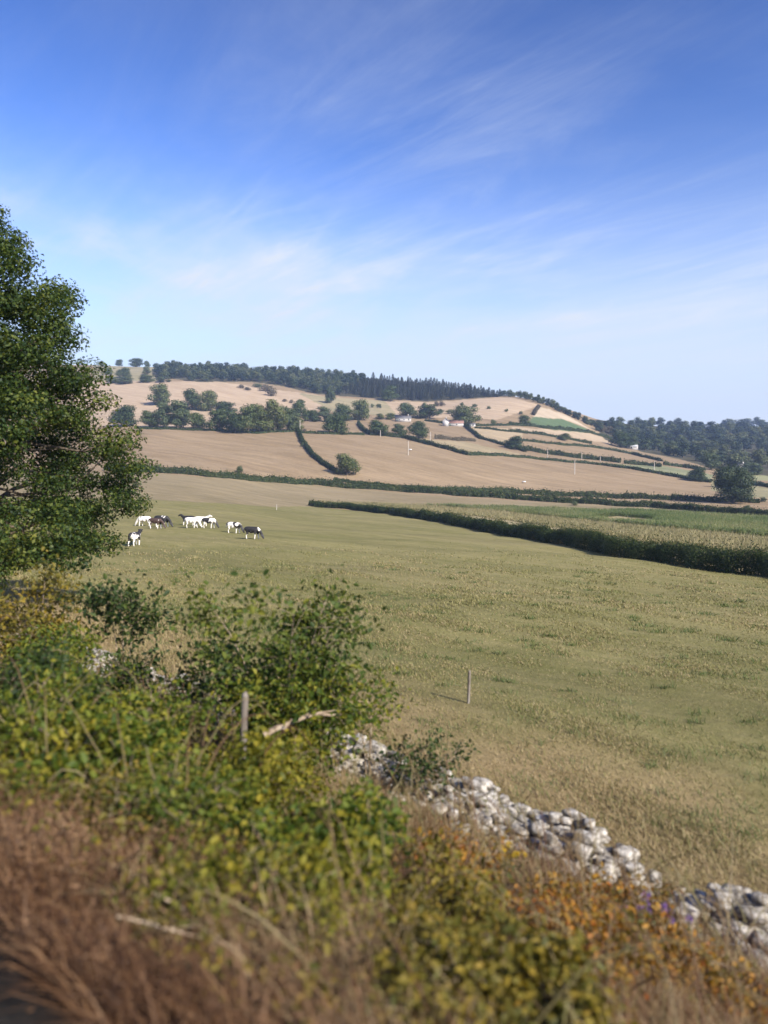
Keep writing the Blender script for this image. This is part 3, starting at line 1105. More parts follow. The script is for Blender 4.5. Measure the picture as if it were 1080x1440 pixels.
# ------------------------------------------------------------------ hedges
def hedge(name, label, line, hgt, wid, mat, seed, rag=0.35, cover=2.4, lmin=.10, k=.0015, group=None):
    rng = np.random.default_rng(seed)
    G = np.array([ground(u, v) for u, v in line])
    # finer path on the ground
    S = [0]
    for i in range(1, len(G)):
        S.append(S[-1] + np.linalg.norm(G[i, :2] - G[i - 1, :2]))
    S = np.array(S)
    n0 = max(8, int(S[-1] / 1.0))
    s = np.linspace(0, S[-1], n0)
    X, Y = np.interp(s, S, G[:, 0]), np.interp(s, S, G[:, 1])
    dist = np.hypot(X, Y)
    lf = np.clip(dist * k, lmin, .7)
    hh = np.broadcast_to(np.interp(s, S, hgt if np.ndim(hgt) else [hgt] * len(S)), s.shape)
    per = (2 * hh + wid) * cover / (lf * lf * .4)
    dens = per * (S[-1] / n0)
    n = int(dens.sum())
    c = np.cumsum(dens) / dens.sum()
    t = np.interp(rng.uniform(0, 1, n), c, s)
    x, y = np.interp(t, s, X), np.interp(t, s, Y)
    tx, ty = np.gradient(X, s), np.gradient(Y, s)
    nx, ny = -np.interp(t, s, ty), np.interp(t, s, tx)
    nn = np.hypot(nx, ny) + 1e-9
    nx, ny = nx / nn, ny / nn
    h = np.interp(t, s, hh)
    l = np.interp(t, s, lf)
    # lumpy outline
    lump = sum(a * np.sin(t * f + ph) for a, f, ph in [(.5, .33, seed), (.35, .9, seed * 2.1), (.3, 2.3, seed * .7), (.2, 5.1, seed * 1.3)])
    hl = h * (1 + rag * .8 * lump)
    wl = wid * .5 * (1 + .22 * np.sin(t * .7 + seed * 1.7) + .15 * np.sin(t * 1.9 + seed))
    ang = rng.uniform(0, PI, n)
    rad = rng.uniform(.35, 1, n) ** .4
    cx, cz = np.cos(ang), np.sin(ang)
    cx = np.sign(cx) * np.abs(cx) ** .6
    cz = cz ** .6
    offs = cx * wl * rad + rng.normal(0, .06, n) * wid
    z = cz * hl * rad + rng.normal(0, .05, n) * h + (rng.uniform(0, 1, n) < .07) * rng.uniform(0, .6, n) * h
    low = rng.uniform(0, 1, n) < .28
    z[low] = rng.uniform(0, .6, low.sum()) * h[low]
    px_, py_ = x + nx * offs, y + ny * offs
    P = np.c_[px_, py_, H(px_, py_) + np.maximum(z, .03)]
    out = np.c_[nx * cx, ny * cx, cz] * 1.6
    Vh, Fh = leaves(P, l * rng.uniform(.6, 1.4, n), rng, .25, .75, out=out)
    # place the object's origin on its own line
    c0 = np.array([X.mean(), Y.mean(), hz(X.mean(), Y.mean())])
    o = link(name, mesh_data(name, Vh - c0, [Fh], mat), None, c0)
    return tag(o, label, 'hedge', group)


HL = M['hedge_leaf']
hedge('hedge', 'tall dark hedge along the near pasture, its shaded side toward the cows', [(438, 711), (500, 716.5), (560, 724), (700, 750), (870, 781), (1080, 811), (1230, 834)],
      [1.4, 1.5, 1.6, 1.7, 1.75, 1.8, 1.8], 2.4, HL, 3, .26, lmin=.13, k=.0017)
hedge('hedge', 'long clipped hedge crossing the valley below the stubble field', [(150, 661), (190, 663.5), (300, 671), (440, 681), (560, 691), (720, 702), (920, 713.5), (1080, 726), (1160, 733)],
      [2.8, 2.8, 2.6, 2.5, 2.5, 2.3, 2.1, 1.9, 1.9], 2.6, HL, 5, .3)
hedge('hedge', 'upper lane hedge beginning under the big stubble field and reaching the oak', [(470, 676), (560, 686.5), (640, 690.5), (720, 693.5), (860, 700.5), (1006, 705.5), (1068, 707.5)], [1.2, 1.5, 1.9, 2.2, 2.2, 2.2, 2.0], 2.2, HL, 7, .35)
hedge('hedge', 'long diagonal hedge running down between two stubble fields', [(419, 606), (425, 622), (440, 642), (455, 654), (474, 665)], 2.2, 2.0, HL, 11, .3)
hedge('hedge', 'short steep hedge above the round dark tree row', [(504, 596), (511, 606), (520, 612)], 2.3, 2.0, HL, 13, .3)
hedge('hedge', 'dark hedge along the top of the large stubble field', [(520, 612), (541, 613), (566, 616), (590, 622), (620, 630), (657, 640)], 2.4, 2.2, HL, 15, .3)
hedge('hedge', 'pale low hedge bank continuing right above the large stubble field', [(657, 640), (700, 640.5), (740, 644), (833, 653), (880, 658.5), (933, 668), (1000, 679)], [2.0, 1.5, 1.4, 1.5, 1.7, 1.8, 2.2], 2.2, HL, 17, .3)
hedge('hedge', 'steep dark hedge coming down from the red roofed barn', [(653, 599), (664, 608), (676, 618)], 2.2, 2.2, HL, 19, .3)
hedge('hedge', 'dark hedge running from the steep one past the round dark tree', [(676, 617), (710, 627), (740, 636)], 2.0, 2.0, HL, 21, .3)
hedge('hedge', 'bushy hedge with poles above the pale green strip', [(722, 631), (760, 637), (803, 643), (840, 647), (873, 651)], 3.0, 2.4, HL, 23, .4)
hedge('hedge', 'greyish hedge continuing the bushy pole hedge toward the wood', [(878, 652), (905, 654), (930, 657)], 2.4, 2.0, HL, 25, .4)
hedge('hedge', 'short hedge at the narrow end of the hill strips', [(934, 654), (960, 657), (987, 661)], 2.2, 2.0, HL, 27, .4)
hedge('hedge', 'thin hedge below the middle tan strip of the hill end', [(732, 620), (790, 626), (847, 631), (890, 639), (930, 649)], [1.8, 1.5, 1.8, 2.0, 1.8], 2.2, HL, 29, .4)
hedge('hedge', 'low hedge along the upper tan strip of the hill end', [(718, 607), (787, 616), (832, 624.5)], 2.0, 2.4, HL, 31, .4)
hedge('hedge', 'dark hedge under the dark green field', [(716, 597.5), (770, 603), (830, 609), (860, 618)], 2.4, 2.4, HL, 33, .4)
hedge('hedge', 'hedge along the farm lane under the large farm tree', [(598, 592), (640, 598), (669, 599), (740, 599)], 1.8, 2.0, HL, 35, .4)
hedge('hedge', 'low hedge at the top of the tan field under the dark lone tree', [(424, 609), (470, 611), (512, 612)], 1.4, 1.6, HL, 37, .4)
hedge('hedge', 'brownish hedge in the middle of the hill fields beside a pole', [(612, 617), (640, 619.5), (668, 621)], 2.2, 2.2, M['scrub_leaf'], 39, .4)
hedge('hedge', 'thin hedge right of the barn crossing the strips', [(668, 602), (705, 606), (742, 610)], 1.5, 2.0, HL, 41, .4)
hedge('hedge', 'short brown hedge climbing the bare field on the ridge end', [(750, 584), (754, 577), (758, 572)], 2.5, 3.0, M['scrub_leaf'], 43, .3)
hedge('hedge', 'low field edge hedge beneath the belt of trees', [(190, 603), (240, 604), (300, 606), (360, 610), (418, 607)], 1.2, 1.6, HL, 45, .5)
hedge('hedge', 'dark hedge at the field edge right of the big oak', [(1048, 680), (1075, 684), (1120, 690)], 2.0, 2.2, HL, 47, .4)


# ------------------------------------------------------------------ maize and verges
rng = np.random.default_rng(51)


def region_points(poly, n, rng, power=1.3):
    """points on the ground inside an outline, evened out so that near ground is not starved"""
    us, vs = [p[0] for p in poly], [p[1] for p in poly]
    out = []
    while len(out) < n:
        u = rng.uniform(min(us), max(us), 4000)
        v = rng.uniform(min(vs), max(vs), 4000)
        ok = inpoly(u, v, poly)
        out += list(zip(u[ok], v[ok]))
    return np.array(out[:n])


def bbox_world(poly, n, rng, poly_clear=None):
    G = np.array([ground(u, v) for u, v in poly])
    x0, y0 = G[:, 0].min(), G[:, 1].min()
    x1, y1 = G[:, 0].max(), G[:, 1].max()
    pl = [(g[0], g[1]) for g in G]
    out = np.zeros((0, 2))
    while len(out) < n:
        x, y = rng.uniform(x0, x1, n), rng.uniform(y0, y1, n)
        k_ = inpoly(x, y, pl)
        out = np.concatenate([out, np.c_[x[k_], y[k_]]])
    return out[:n]


MZ = [(600, 713), (760, 717), (930, 722), (1090, 731), (1220, 742), (1220, 776), (1085, 759), (870, 738), (760, 726), (680, 719)]
pts = bbox_world(MZ, 26000, rng)
# rows
row_a = np.array([math.cos(2.25), math.sin(2.25)])
row_n = np.array([-row_a[1], row_a[0]])
cc = pts @ row_n
pts = pts + ((np.round(cc / .9) * .9 - cc) + rng.normal(0, .10, len(pts)))[:, None] * row_n
nzv = np.sin(pts[:, 0] * .11 + 1) * np.sin(pts[:, 1] * .06 + pts[:, 0] * .05) + .4 * np.sin(pts[:, 0] * .31 + pts[:, 1] * .17)
keep = (nzv > -.75) | (rng.uniform(0, 1, len(pts)) < .25)
uu, vv = project(np.c_[pts, H(pts[:, 0], pts[:, 1])])
bare = inpoly(uu, vv, [(835, 729), (870, 726), (925, 731), (915, 737), (860, 737)])
pts = pts[keep & ~bare]
n = len(pts)
B = np.c_[pts, H(pts[:, 0], pts[:, 1])]
hgt = rng.uniform(1.0, 1.75, n)
Vs, F1, F2 = [], [], []
off = 0
for kk in range(6):
    PB = B.copy()
    PB[:, 2] += hgt * (kk / 6.5) * .85
    a = rng.uniform(0, 2 * PI, n)
    T = np.c_[np.cos(a), np.sin(a), rng.uniform(.3, 1.3, n)]
    Lm = rng.uniform(.45, .85, n)[:, None]
    Wd = np.c_[-np.sin(a), np.cos(a), 0 * a] * .075
    Mp = PB + T * Lm * .55
    Tp = Mp + np.c_[T[:, :2], T[:, 2] * -.5] * Lm * .55
    Vs.append(np.stack([PB - Wd * .6, PB + Wd * .6, Mp + Wd, Mp - Wd, Tp], 1).reshape(-1, 3))
    b = np.arange(n)[:, None] * 5 + off
    F1.append(b + np.array([[0, 1, 2, 3]]))
    F2.append(b + np.array([[3, 2, 4]]))
    off += 5 * n
Vb, a1, a2 = blades(B, hgt * 1.15, .08, rng, spread=.06, curl=.05)
Vs.append(Vb)
F1.append(a1 + off)
F2.append(a2 + off)
tag(link('maize_crop', mesh_data('maize_crop', np.concatenate(Vs), [np.concatenate(F1), np.concatenate(F2)], M['maize'])), 'ripening maize crop beyond the tall dark hedge', kind='stuff')
# dry grass between the tall hedge and the maize, and on the strip left of it
VG = [(440, 705), (600, 711), (700, 720), (870, 738), (1085, 759), (1220, 776), (1220, 808), (1085, 782), (870, 756), (760, 738), (680, 727), (580, 718)]
pts = bbox_world(VG, 60000, rng)
B = np.c_[pts, H(pts[:, 0], pts[:, 1])]
Vb, a1, a2 = blades(B, rng.uniform(.5, 1.2, len(B)), rng.uniform(.06, .12, len(B)), rng, spread=.3)
tag(link('verge_grass', mesh_data('verge_grass', Vb, [a1, a2], M['dry_verge'])), 'tall dry grass along the back of the dark hedge', kind='stuff')


# ------------------------------------------------------------------ poles, posts, buildings
def pole_meshes():
    a = MB()
    a.tube([(0, 0, -.6), (0, 0, 4), (0, 0, 8.6)], [.19, .17, .13], 8)
    b = MB()
    b.box((0, 0, 8.15), (1.7, .12, .14))
    c = MB()
    for x in (-.7, 0, .7):
        c.tube([(x, 0, 8.22), (x, 0, 8.32), (x, 0, 8.42)], [.05, .07, .03], 6)
    return a.data('pole', M['pole_wood'], True), b.data('crossarm', M['weathered_wood']), c.data('insulator', M['ceramic'])


pm = pole_meshes()
for (u, v, hp, lb) in [
    (295, 605, 18, 'pale telegraph pole before the middle of the tree belt'),
    (422, 608, 17, 'pale telegraph pole at the hedge corner of the tree belt'),
    (574, 640, 20, 'slim telegraph pole out in the large stubble field'),
    (605, 624, 17, 'white telegraph pole right of the round dark hedge tree'),
    (535, 614, 9, 'short thick pale pole below the spreading hedge tree'),
    (808, 667, 20, 'slim pale telegraph pole in the stubble below the pale green strip'),
    (818, 646, 10, 'pale pole in the bushy hedge above the green strip'),
    (770, 643, 12, 'darker pole at the left part of the bushy hedge'),
    (844, 651, 10, 'short pole at the right end of the bushy hedge'),
    (920, 661, 12, 'faint pole on the pale green strip near the wood'),
]:
    P = ground(u, v)
    s_ = hp * P[1] / F / 8.6
    o = thing('telegraph_pole', lb, 'pole', P, .5)
    o.scale = (1.25, 1.25, s_)
    link('pole', pm[0], o)
    link('crossarm', pm[1], o)
    link('insulator', pm[2], o)


def house(label, name, u, v, L, Wd, hw, hr, rz, wall, roof, wins=3, chim=True, door=True):
    P = ground(u, v)
    o = thing(name, label, 'building', (P[0], P[1], P[2]), rz)
    m = MB()
    m.box((0, 0, hw / 2 - .4), (L, Wd, hw + .8))
    m.add([[-L / 2, -Wd / 2, hw], [-L / 2, Wd / 2, hw], [-L / 2, 0, hw + hr], [L / 2, -Wd / 2, hw], [L / 2, Wd / 2, hw], [L / 2, 0, hw + hr]], [[0, 2, 1], [3, 4, 5]])
    m.build('wall', wall, o)
    r = MB()
    e, t = .35, .16
    for s in (-1, 1):
        y0, z0 = s * (Wd / 2 + e), hw - e * hr / (Wd / 2)
        A = np.array([[-L / 2 - e, y0, z0], [L / 2 + e, y0, z0], [L / 2 + e, 0, hw + hr + .03], [-L / 2 - e, 0, hw + hr + .03]])
        r.add(np.concatenate([A + [0, 0, .03], A + [0, 0, t]]), [[0, 1, 2, 3], [4, 5, 6, 7], [0, 1, 5, 4], [1, 2, 6, 5], [2, 3, 7, 6], [3, 0, 4, 7]])
    ro = r.build('roof', roof, o)
    if chim:
        c = MB()
        c.box((L * .33, 0, hw + hr + .5), (.9, .7, 1.7))
        c.build('chimney', M['grey_wall'], ro)
    for k_ in range(wins):
        x = (k_ - (wins - 1) / 2) * L / (wins + .2) + .4
        fr = MB()
        fr.box((x, -Wd / 2 - .03, hw * .55), (1.25, .10, 1.25))
        wo_ = fr.build('window', M['white_plastic'], o)
        g = MB()
        g.box((x, -Wd / 2 - .09, hw * .55), (1.0, .04, 1.0))
        g.build('pane', M['dark_glass'], wo_)
    if door:
        dd = MB()
        dd.box((-L * .42, -Wd / 2 - .04, 1.0), (1.0, .10, 2.0))
        dd.build('door', M['door_paint'], o)
    return o


house('long low farmhouse with a grey slate roof half hidden by trees', 'farmhouse', 567, 592.5, 13, 6.5, 2.6, 2.2, .1, M['grey_wall'], M['slate'])
house('white gabled cottage beside the red roofed barn', 'cottage', 627, 599, 5.0, 5.0, 4.2, 2.2, 1.35, M['house_wall'], M['slate'], 2)
house('long barn with a reddish tiled roof under the large dark tree', 'barn', 641, 599, 12.5, 6, 2.4, 2.4, .05, M['grey_wall'], M['tile'], 1, False)
house('small white shed on the farm lane right of the barn', 'shed', 664, 599.5, 5, 3.5, 1.8, .9, .1, M['house_wall'], M['slate'], 1, False)
house('shed with a pale sloping roof at the edge of the valley wood', 'shed', 889, 632, 9, 6, 2.6, 1.4, -.5, M['grey_wall'], M['pale_sheet'], 1, False)
house('small white house in the trees behind the big dark oak', 'cottage', 1041, 661, 6, 5, 3.0, 1.6, .2, M['house_wall'], M['slate'], 2)

# white feed troughs and bales
for (u, v, L, lb) in [(967, 701, 3.2, 'long white feed trough on the stubble beside the lane hedge'),
                      (577, 634, 1.6, 'small white trough in the large stubble field by a pole'),
                      (737, 679.5, 1.6, 'low pale trough in the lower right of the stubble field')]:
    P = ground(u, v)
    o = thing('feed_trough', lb, 'trough', P, -.3)
    b = MB()
    b.box((0, 0, .62), (L, .8, .06))
    for s in (-1, 1):
        b.box((0, s * .40, .82), (L, .05, .46))
        b.box((s * (L / 2 + .025), 0, .82), (.05, .85, .46))
    b.build('basin', M['white_plastic'], o)
    for sx_ in (-1, 1):
        for sy_ in (-1, 1):
            g = MB()
            g.box((sx_ * L * .42, sy_ * .3, .28), (.08, .08, .62))
            g.build('leg', M['weathered_wood'], o)
P = ground(389, 717)
pb = MB()
pb.tube([(0, 0, -.3), (.02, 0, .6), (.03, 0, 1.2)], [.07, .065, .055], 7)
pb.tube([(.03, 0, 1.2), (.03, 0, 1.27)], [.055, .02], 7)
tag(pb.build('marker_post', M['pole_wood'], None, True, P), 'small pale post standing alone in the pasture beyond the cows', 'post')


# ------------------------------------------------------------------ cows
def coat(name, seed, black, brown=False, leg=.52):
    m, nt, nd, ln = nodes_of(name)
    tc = nd.new('ShaderNodeTexCoord')
    mp = nd.new('ShaderNodeMapping')
    mp.inputs['Location'].default_value = (seed * 3.7, seed * 1.3, seed * 2.1)
    mp.inputs['Scale'].default_value = (1.0, .55, .8)
    ln.new(tc.outputs['Object'], mp.inputs['Vector'])
    nz = noise(nd, ln, 1.7, 2, .45, mp.outputs[0], .3)
    sp_ = nd.new('ShaderNodeSeparateXYZ')
    ln.new(tc.outputs['Object'], sp_.inputs[0])

    def mm(op, a, b=None, c=None, clamp=False):
        x = nd.new('ShaderNodeMath')
        x.operation = op
        x.use_clamp = clamp
        for i, q in enumerate((a, b, c)):
            if q is None:
                continue
            if isinstance(q, (int, float)):
                x.inputs[i].default_value = q
            else:
                ln.new(q, x.inputs[i])
        return x.outputs[0]
    patch = mm('MULTIPLY_ADD', mm('SUBTRACT', nz.outputs['Fac'], 1 - black), 18, .5, True)
    body = mm('MULTIPLY_ADD', mm('SUBTRACT', sp_.outputs['Z'], leg), 14, .5, True)
    head = mm('MULTIPLY_ADD', mm('SUBTRACT', sp_.outputs['X'], .92), 14, .5, True)
    fac = mm('MAXIMUM', mm('MULTIPLY', patch, body), mm('MULTIPLY', head, .96 if black > .4 else .2))
    mx = nd.new('ShaderNodeMix')
    mx.data_type = 'RGBA'
    ln.new(fac, mx.inputs['Factor'])
    mx.inputs[6].default_value = (.74, .69, .62, 1)
    mx.inputs[7].default_value = (.05, .026, .018, 1) if brown else (.016, .014, .014, 1)
    b = nd.new('ShaderNodeBsdfPrincipled')
    b.inputs['Roughness'].default_value = .7
    ln.new(mx.outputs[2], b.inputs['Base Color'])
    o = nd.new('ShaderNodeOutputMaterial')
    ln.new(b.outputs[0], o.inputs[0])
    return m


def cow_mesh(pose):
    nodes, edges = [], []

    def nd_(p, r, parent=None):
        nodes.append((p, r))
        if parent is not None:
            edges.append((parent, len(nodes) - 1))
        return len(nodes) - 1
    hip = nd_((-.55, 0, 1.06), (.29, .30))
    rump = nd_((-.78, 0, 1.13), (.20, .20), hip)
    mid = nd_((-.08, 0, 1.0), (.35, .36), hip)
    chest = nd_((.38, 0, 1.0), (.32, .34), mid)
    wit = nd_((.62, 0, 1.06), (.21, .25), chest)
    if pose == 'graze':
        n1 = nd_((.88, 0, .84), (.13, .17), wit)
        n2 = nd_((1.06, .02, .52), (.10, .13), n1)
        hd = nd_((1.15, .03, .32), (.115, .125), n2)
        mz = nd_((1.27, .04, .08), (.075, .08), hd)
        ear = (1.10, .40)
    else:
        n1 = nd_((.84, 0, 1.22), (.13, .18), wit)
        n2 = nd_((1.0, .03, 1.38), (.11, .13), n1)
        hd = nd_((1.14, .05, 1.42), (.115, .125), n2)
        mz = nd_((1.42, .08, 1.24), (.07, .08), hd)
        ear = (1.04, 1.46)
    for s in (-1, 1):
        e = nd_((ear[0], s * .12, ear[1]), (.05, .05), n2)
        nd_((ear[0] - .03, s * .26, ear[1] - .02), (.03, .045), e)
        st = .06 * s
        a = nd_((.46 + st, s * .19, .72), (.10, .12), chest)
        b = nd_((.47 + st * 1.6, s * .20, .40), (.060, .065), a)
        nd_((.47 + st * 2.2, s * .20, .04), (.05, .055), b)
        a = nd_((-.60 - st, s * .19, .80), (.13, .17), hip)
        b = nd_((-.52 - st, s * .20, .58), (.085, .10), a)
        c = nd_((-.70 - st * 1.5, s * .20, .42), (.055, .06), b)
        nd_((-.65 - st * 1.6, s * .20, .04), (.05, .055), c)
    t1 = nd_((-.92, 0, 1.08), (.04, .04), rump)
    nd_((-.96, .02, .62), (.035, .04), t1)
    nd_((-.30, 0, .68), (.12, .13), mid)
    me = bpy.data.meshes.new('cow')
    me.from_pydata([p for p, r in nodes], edges, [])
    o = bpy.data.objects.new('cow_skeleton', me)
    COL.objects.link(o)
    sk = o.modifiers.new('skin', 'SKIN')
    sk.use_smooth_shade = True
    if not me.skin_vertices:
        me.attributes.new('skin', 'FLOAT', 'POINT')
    for i, (p, r) in enumerate(nodes):
        me.skin_vertices[0].data[i].radius = r
        me.skin_vertices[0].data[i].use_root = (i == 0)
    ss = o.modifiers.new('sub', 'SUBSURF')
    ss.levels = ss.render_levels = 2
    bpy.context.view_layer.update()
    dg = bpy.context.evaluated_depsgraph_get()
    out = bpy.data.meshes.new_from_object(o.evaluated_get(dg))
    bpy.data.objects.remove(o)
    return out


COWM = {k: cow_mesh(k) for k in ('graze', 'stand')}
for i, (u, v, rz, pose, black, brown, sc, lb) in enumerate([
    (355, 758, -.25, 'graze', .60, False, 1.0, 'black cow with white legs grazing at the right end of the herd'),
    (329, 750, -.20, 'graze', .47, False, 1.02, 'white cow with black patches grazing second from the right of the herd'),
    (294, 743, -.15, 'graze', .52, False, 1.0, 'dark patched cow grazing on the right side of the middle group'),
    (283, 740.5, .10, 'stand', .30, False, 1.02, 'nearly white cow standing behind the dark patched one'),
    (270, 742.5, -.10, 'graze', .33, False, 1.0, 'white cow grazing in front of a black one in the middle group'),
    (265, 739, 2.9, 'stand', .72, False, 1.0, 'black cow standing behind the white grazing one'),
    (219, 743.5, -.15, 'graze', .64, True, 1.0, 'dark brown cow with white legs grazing in the left group'),
    (228, 741.5, -.20, 'graze', .60, False, 1.14, 'tall black and white cow behind the dark brown one'),
    (203, 740, 3.0, 'graze', .26, False, 1.0, 'white cow grazing toward the oak in the left group'),
    (190, 767.5, 1.35, 'stand', .55, False, 1.0, 'black and white cow seen end on beside the oak leaves'),
]):
    P = ground(u, v)
    me_ = COWM[pose].copy()
    me_.materials.clear()
    me_.materials.append(coat('cow_coat', i + 1.37, black, brown))
    o = link('cow', me_, None, (P[0], P[1], P[2] - .02), rz)
    s_ = sc * .92
    o.scale = (s_, s_ * 1.05, s_)
    tag(o, lb, 'cow', 'cows grazing on the pasture')
# ------------------------------------------------------------------ the big oak beside the line
rng = np.random.default_rng(71)
OD = 23.0
_r = ray(-85, 640)
ox, oy = _r[0] / _r[1] * OD, OD
oz = hz(ox, oy)
ZV = np.array([(640 - v) * OD / F for v in (795, 770, 740, 690, 640, 590, 545, 500, 460, 420, 380, 340, 300, 260, 225)])
RV = np.array([4.8, 5.8, 6.3, 6.45, 6.3, 5.75, 5.0, 4.5, 5.1, 4.35, 3.85, 3.0, 2.1, 1.2, .4])
NC = 430
zc = ZV[0] + .1 + (ZV[-1] - ZV[0]) * rng.uniform(0, 1, NC) ** 1.25
ac = rng.uniform(0, 2 * PI, NC)
lob = 1 + .10 * np.sin(3 * ac + zc * .9) + .07 * np.sin(5 * ac - zc * 1.7)
Rz = np.interp(zc, ZV, RV)
rc = np.maximum(Rz * lob - .55, .15) * rng.uniform(.22, 1, NC) ** .42
CC = np.c_[rc * np.cos(ac), rc * np.sin(ac), zc - oz]
CS = rng.uniform(.40, 1.0, NC)
nl = 250000
k = rng.choice(NC, nl, p=CS ** 2 / (CS ** 2).sum())
D = unit(nl, rng)
P = CC[k] + D * (CS[k] * rng.uniform(.1, 1, nl) ** .5)[:, None] * np.array([1.1, 1.1, .62]) + rng.normal(0, .05, (nl, 3))
Vc, Fc = leaves(P, rng.uniform(.06, .15, nl), rng, .45, .62, out=D * 1.0)
oak = thing('oak_tree', 'big leafy oak filling the left edge, its lower branches hanging over the cows', 'tree', (ox, oy, oz))
link('crown', mesh_data('crown', Vc, [Fc], M['oak_leaf']), oak)
mb = MB()
tt = np.array([.3, 0, 6.0])
mb.tube([(0, 0, -.6), (0, 0, .3), (.05, 0, 1.5), (.15, .05, 3.5), tt, (.2, .1, 9.5), (.1, 0, 13.0)], [.75, .55, .46, .42, .34, .2, .05], 12)
mb.build('trunk', M['bark'], oak, True)
mb = MB()
for i in rng.choice(NC, 120, replace=False):
    e = CC[i]
    s0 = np.array([.15, 0, np.clip(e[2] - np.hypot(e[0], e[1]) * .45, 1.8, 11)])
    m1 = s0 * .55 + e * .45 + np.array([0, 0, .5]) + rng.normal(0, .25, 3)
    m2 = s0 * .2 + e * .8 + rng.normal(0, .15, 3)
    r0 = .05 + .10 * rng.uniform()
    mb.tube([s0, m1, m2, e], [r0, r0 * .6, r0 * .3, .012], 5)
mb.build('limb', M['bark'], oak, True)

# ------------------------------------------------------------------ shrubs by the line
def shrub(name, label, p, q, h, r, kind, seed, stems=9, n=5200, leaf=.055, lean=(0, 0), open_=.25, cat='shrub', group=None, clumpy=.7):
    """arching stems with twigs, leaves gathered along them (> stems, foliage)"""
    rng = np.random.default_rng(seed)
    x, y = at_pq(p, q)
    z = hz(x, y)
    o = thing(name, label, cat, (x, y, z), 0, group)
    mb = MB()
    tips, wts = [], []
    for i in range(stems):
        a = 2 * PI * i / stems + rng.uniform(-.4, .4)
        f = rng.uniform(.25, 1.0)
        ht = h * rng.uniform(.62, 1.02) * (1 - .28 * f * f)
        e = np.array([math.cos(a) * r * f + lean[0] * h, math.sin(a) * r * f + lean[1] * h, ht])
        b = np.array([math.cos(a), math.sin(a), 0]) * r * .12 * rng.uniform(0, 1)
        b[2] = -.08
        c = (b + e) / 2 + np.array([-.12 * e[0], -.12 * e[1], .16 * h])
        path = np.array([(1 - t) ** 2 * b + 2 * t * (1 - t) * c + t * t * e for t in np.linspace(0, 1, 7)])
        r0 = .006 + .008 * h * rng.uniform(.5, 1)
        mb.tube(path, np.linspace(r0, .003, 7), 5)
        for t in np.linspace(open_, 1, 8):
            Pt = (1 - t) ** 2 * b + 2 * t * (1 - t) * c + t * t * e
            tips.append(Pt)
            wts.append(.7 + .5 * t)
            for _ in range(2):
                tw = unit(1, rng)[0] * np.array([1, 1, .6]) + np.array([math.cos(a), math.sin(a), .5]) * .5
                L = rng.uniform(.16, .34) * (.5 + .5 * h)
                E2 = Pt + tw / np.linalg.norm(tw) * L
                mb.tube([Pt, (Pt + E2) / 2 + (0, 0, .02), E2], [.004, .003, .0015], 3)
                for s in (.45, .8, 1.0):
                    tips.append(Pt * (1 - s) + E2 * s)
                    wts.append(1)
    tips, wts = np.array(tips), np.array(wts)
    wts = wts * rng.gamma(clumpy, 1.0, len(wts))
    k = rng.choice(len(tips), n, p=wts / wts.sum())
    P = tips[k] + rng.normal(0, 1, (n, 3)) * (.055 + .035 * h) * np.array([1, 1, .8])
    P[:, 2] = np.maximum(P[:, 2], .02)
    Vl, Fl = leaves6(P, leaf * rng.uniform(.4, 1.6, n) ** 1.0, rng, .55, .58)
    mb.build('stems', M['pale_stem'], o, True)
    link('foliage', mesh_data('foliage', Vl, [Fl], M[kind]), o)
    return o


SH = 'shrub_leaf'
DS = 'dark_shrub_leaf'
YS = 'yellow_shrub_leaf'
OS = 'olive_shrub_leaf'
M['mid_shrub_leaf'] = leaf_mat('mid_shrub_leaf', [(.014, .028, .007), (.03, .055, .010), (.07, .10, .016), (.15, .16, .024), (.22, .19, .03)], 0.35, tint_scale=1.4, tint=.5)
BR = 'bramble_leaf'
shrub('hazel_bush', 'tallest bush in front of the stone wall, with dark leaf sprays reaching over the field', 7.2, 8.85, 3.55, 1.35, 'mid_shrub_leaf', 301, 10, 5200, .085, (.07, -.02), open_=.38, clumpy=.16)
shrub('hazel_bush', 'leafy lower half of the bush group, behind the weathered post', 6.5, 7.9, 2.0, 1.1, SH, 302, 10, 8000, .065)
shrub('bush', 'dark arching bush left of the tallest bush, before the dry grass', 7.2, 10.7, 1.75, .85, DS, 303, 6, 1500, .08, open_=.55, clumpy=.35)
shrub('bush', 'dark open bush between the thin sapling and the arching bush', 6.6, 12.4, 1.25, .8, DS, 304, 7, 1700, .08, open_=.4, clumpy=.4)
shrub('sapling', 'thin sapling with a tuft of leaves at its top under the oak', 6.8, 13.2, 2.9, .32, DS, 305, 4, 1500, .085, open_=.72, cat='sapling')
shrub('sapling', 'slender sprig of leaves standing alone before the open pasture', 8.2, 8.0, 2.2, .16, SH, 306, 2, 520, .065, open_=.7, cat='sapling')
shrub('bush', 'low arching bush over the broken wall with shoots toward the field', 8.55, 7.2, 1.15, .6, DS, 307, 6, 800, .07, (.12, 0), .45, clumpy=.4)
shrub('bush', 'golden olive bush at the foot of the oak on the left edge', 5.5, 14.2, 2.3, .9, OS, 308, 9, 4600, .075, clumpy=.4)
shrub('bush', 'bright green low bush in front of the oak foot bush', 5.0, 12.2, 1.3, .9, SH, 309, 9, 4600, .065)
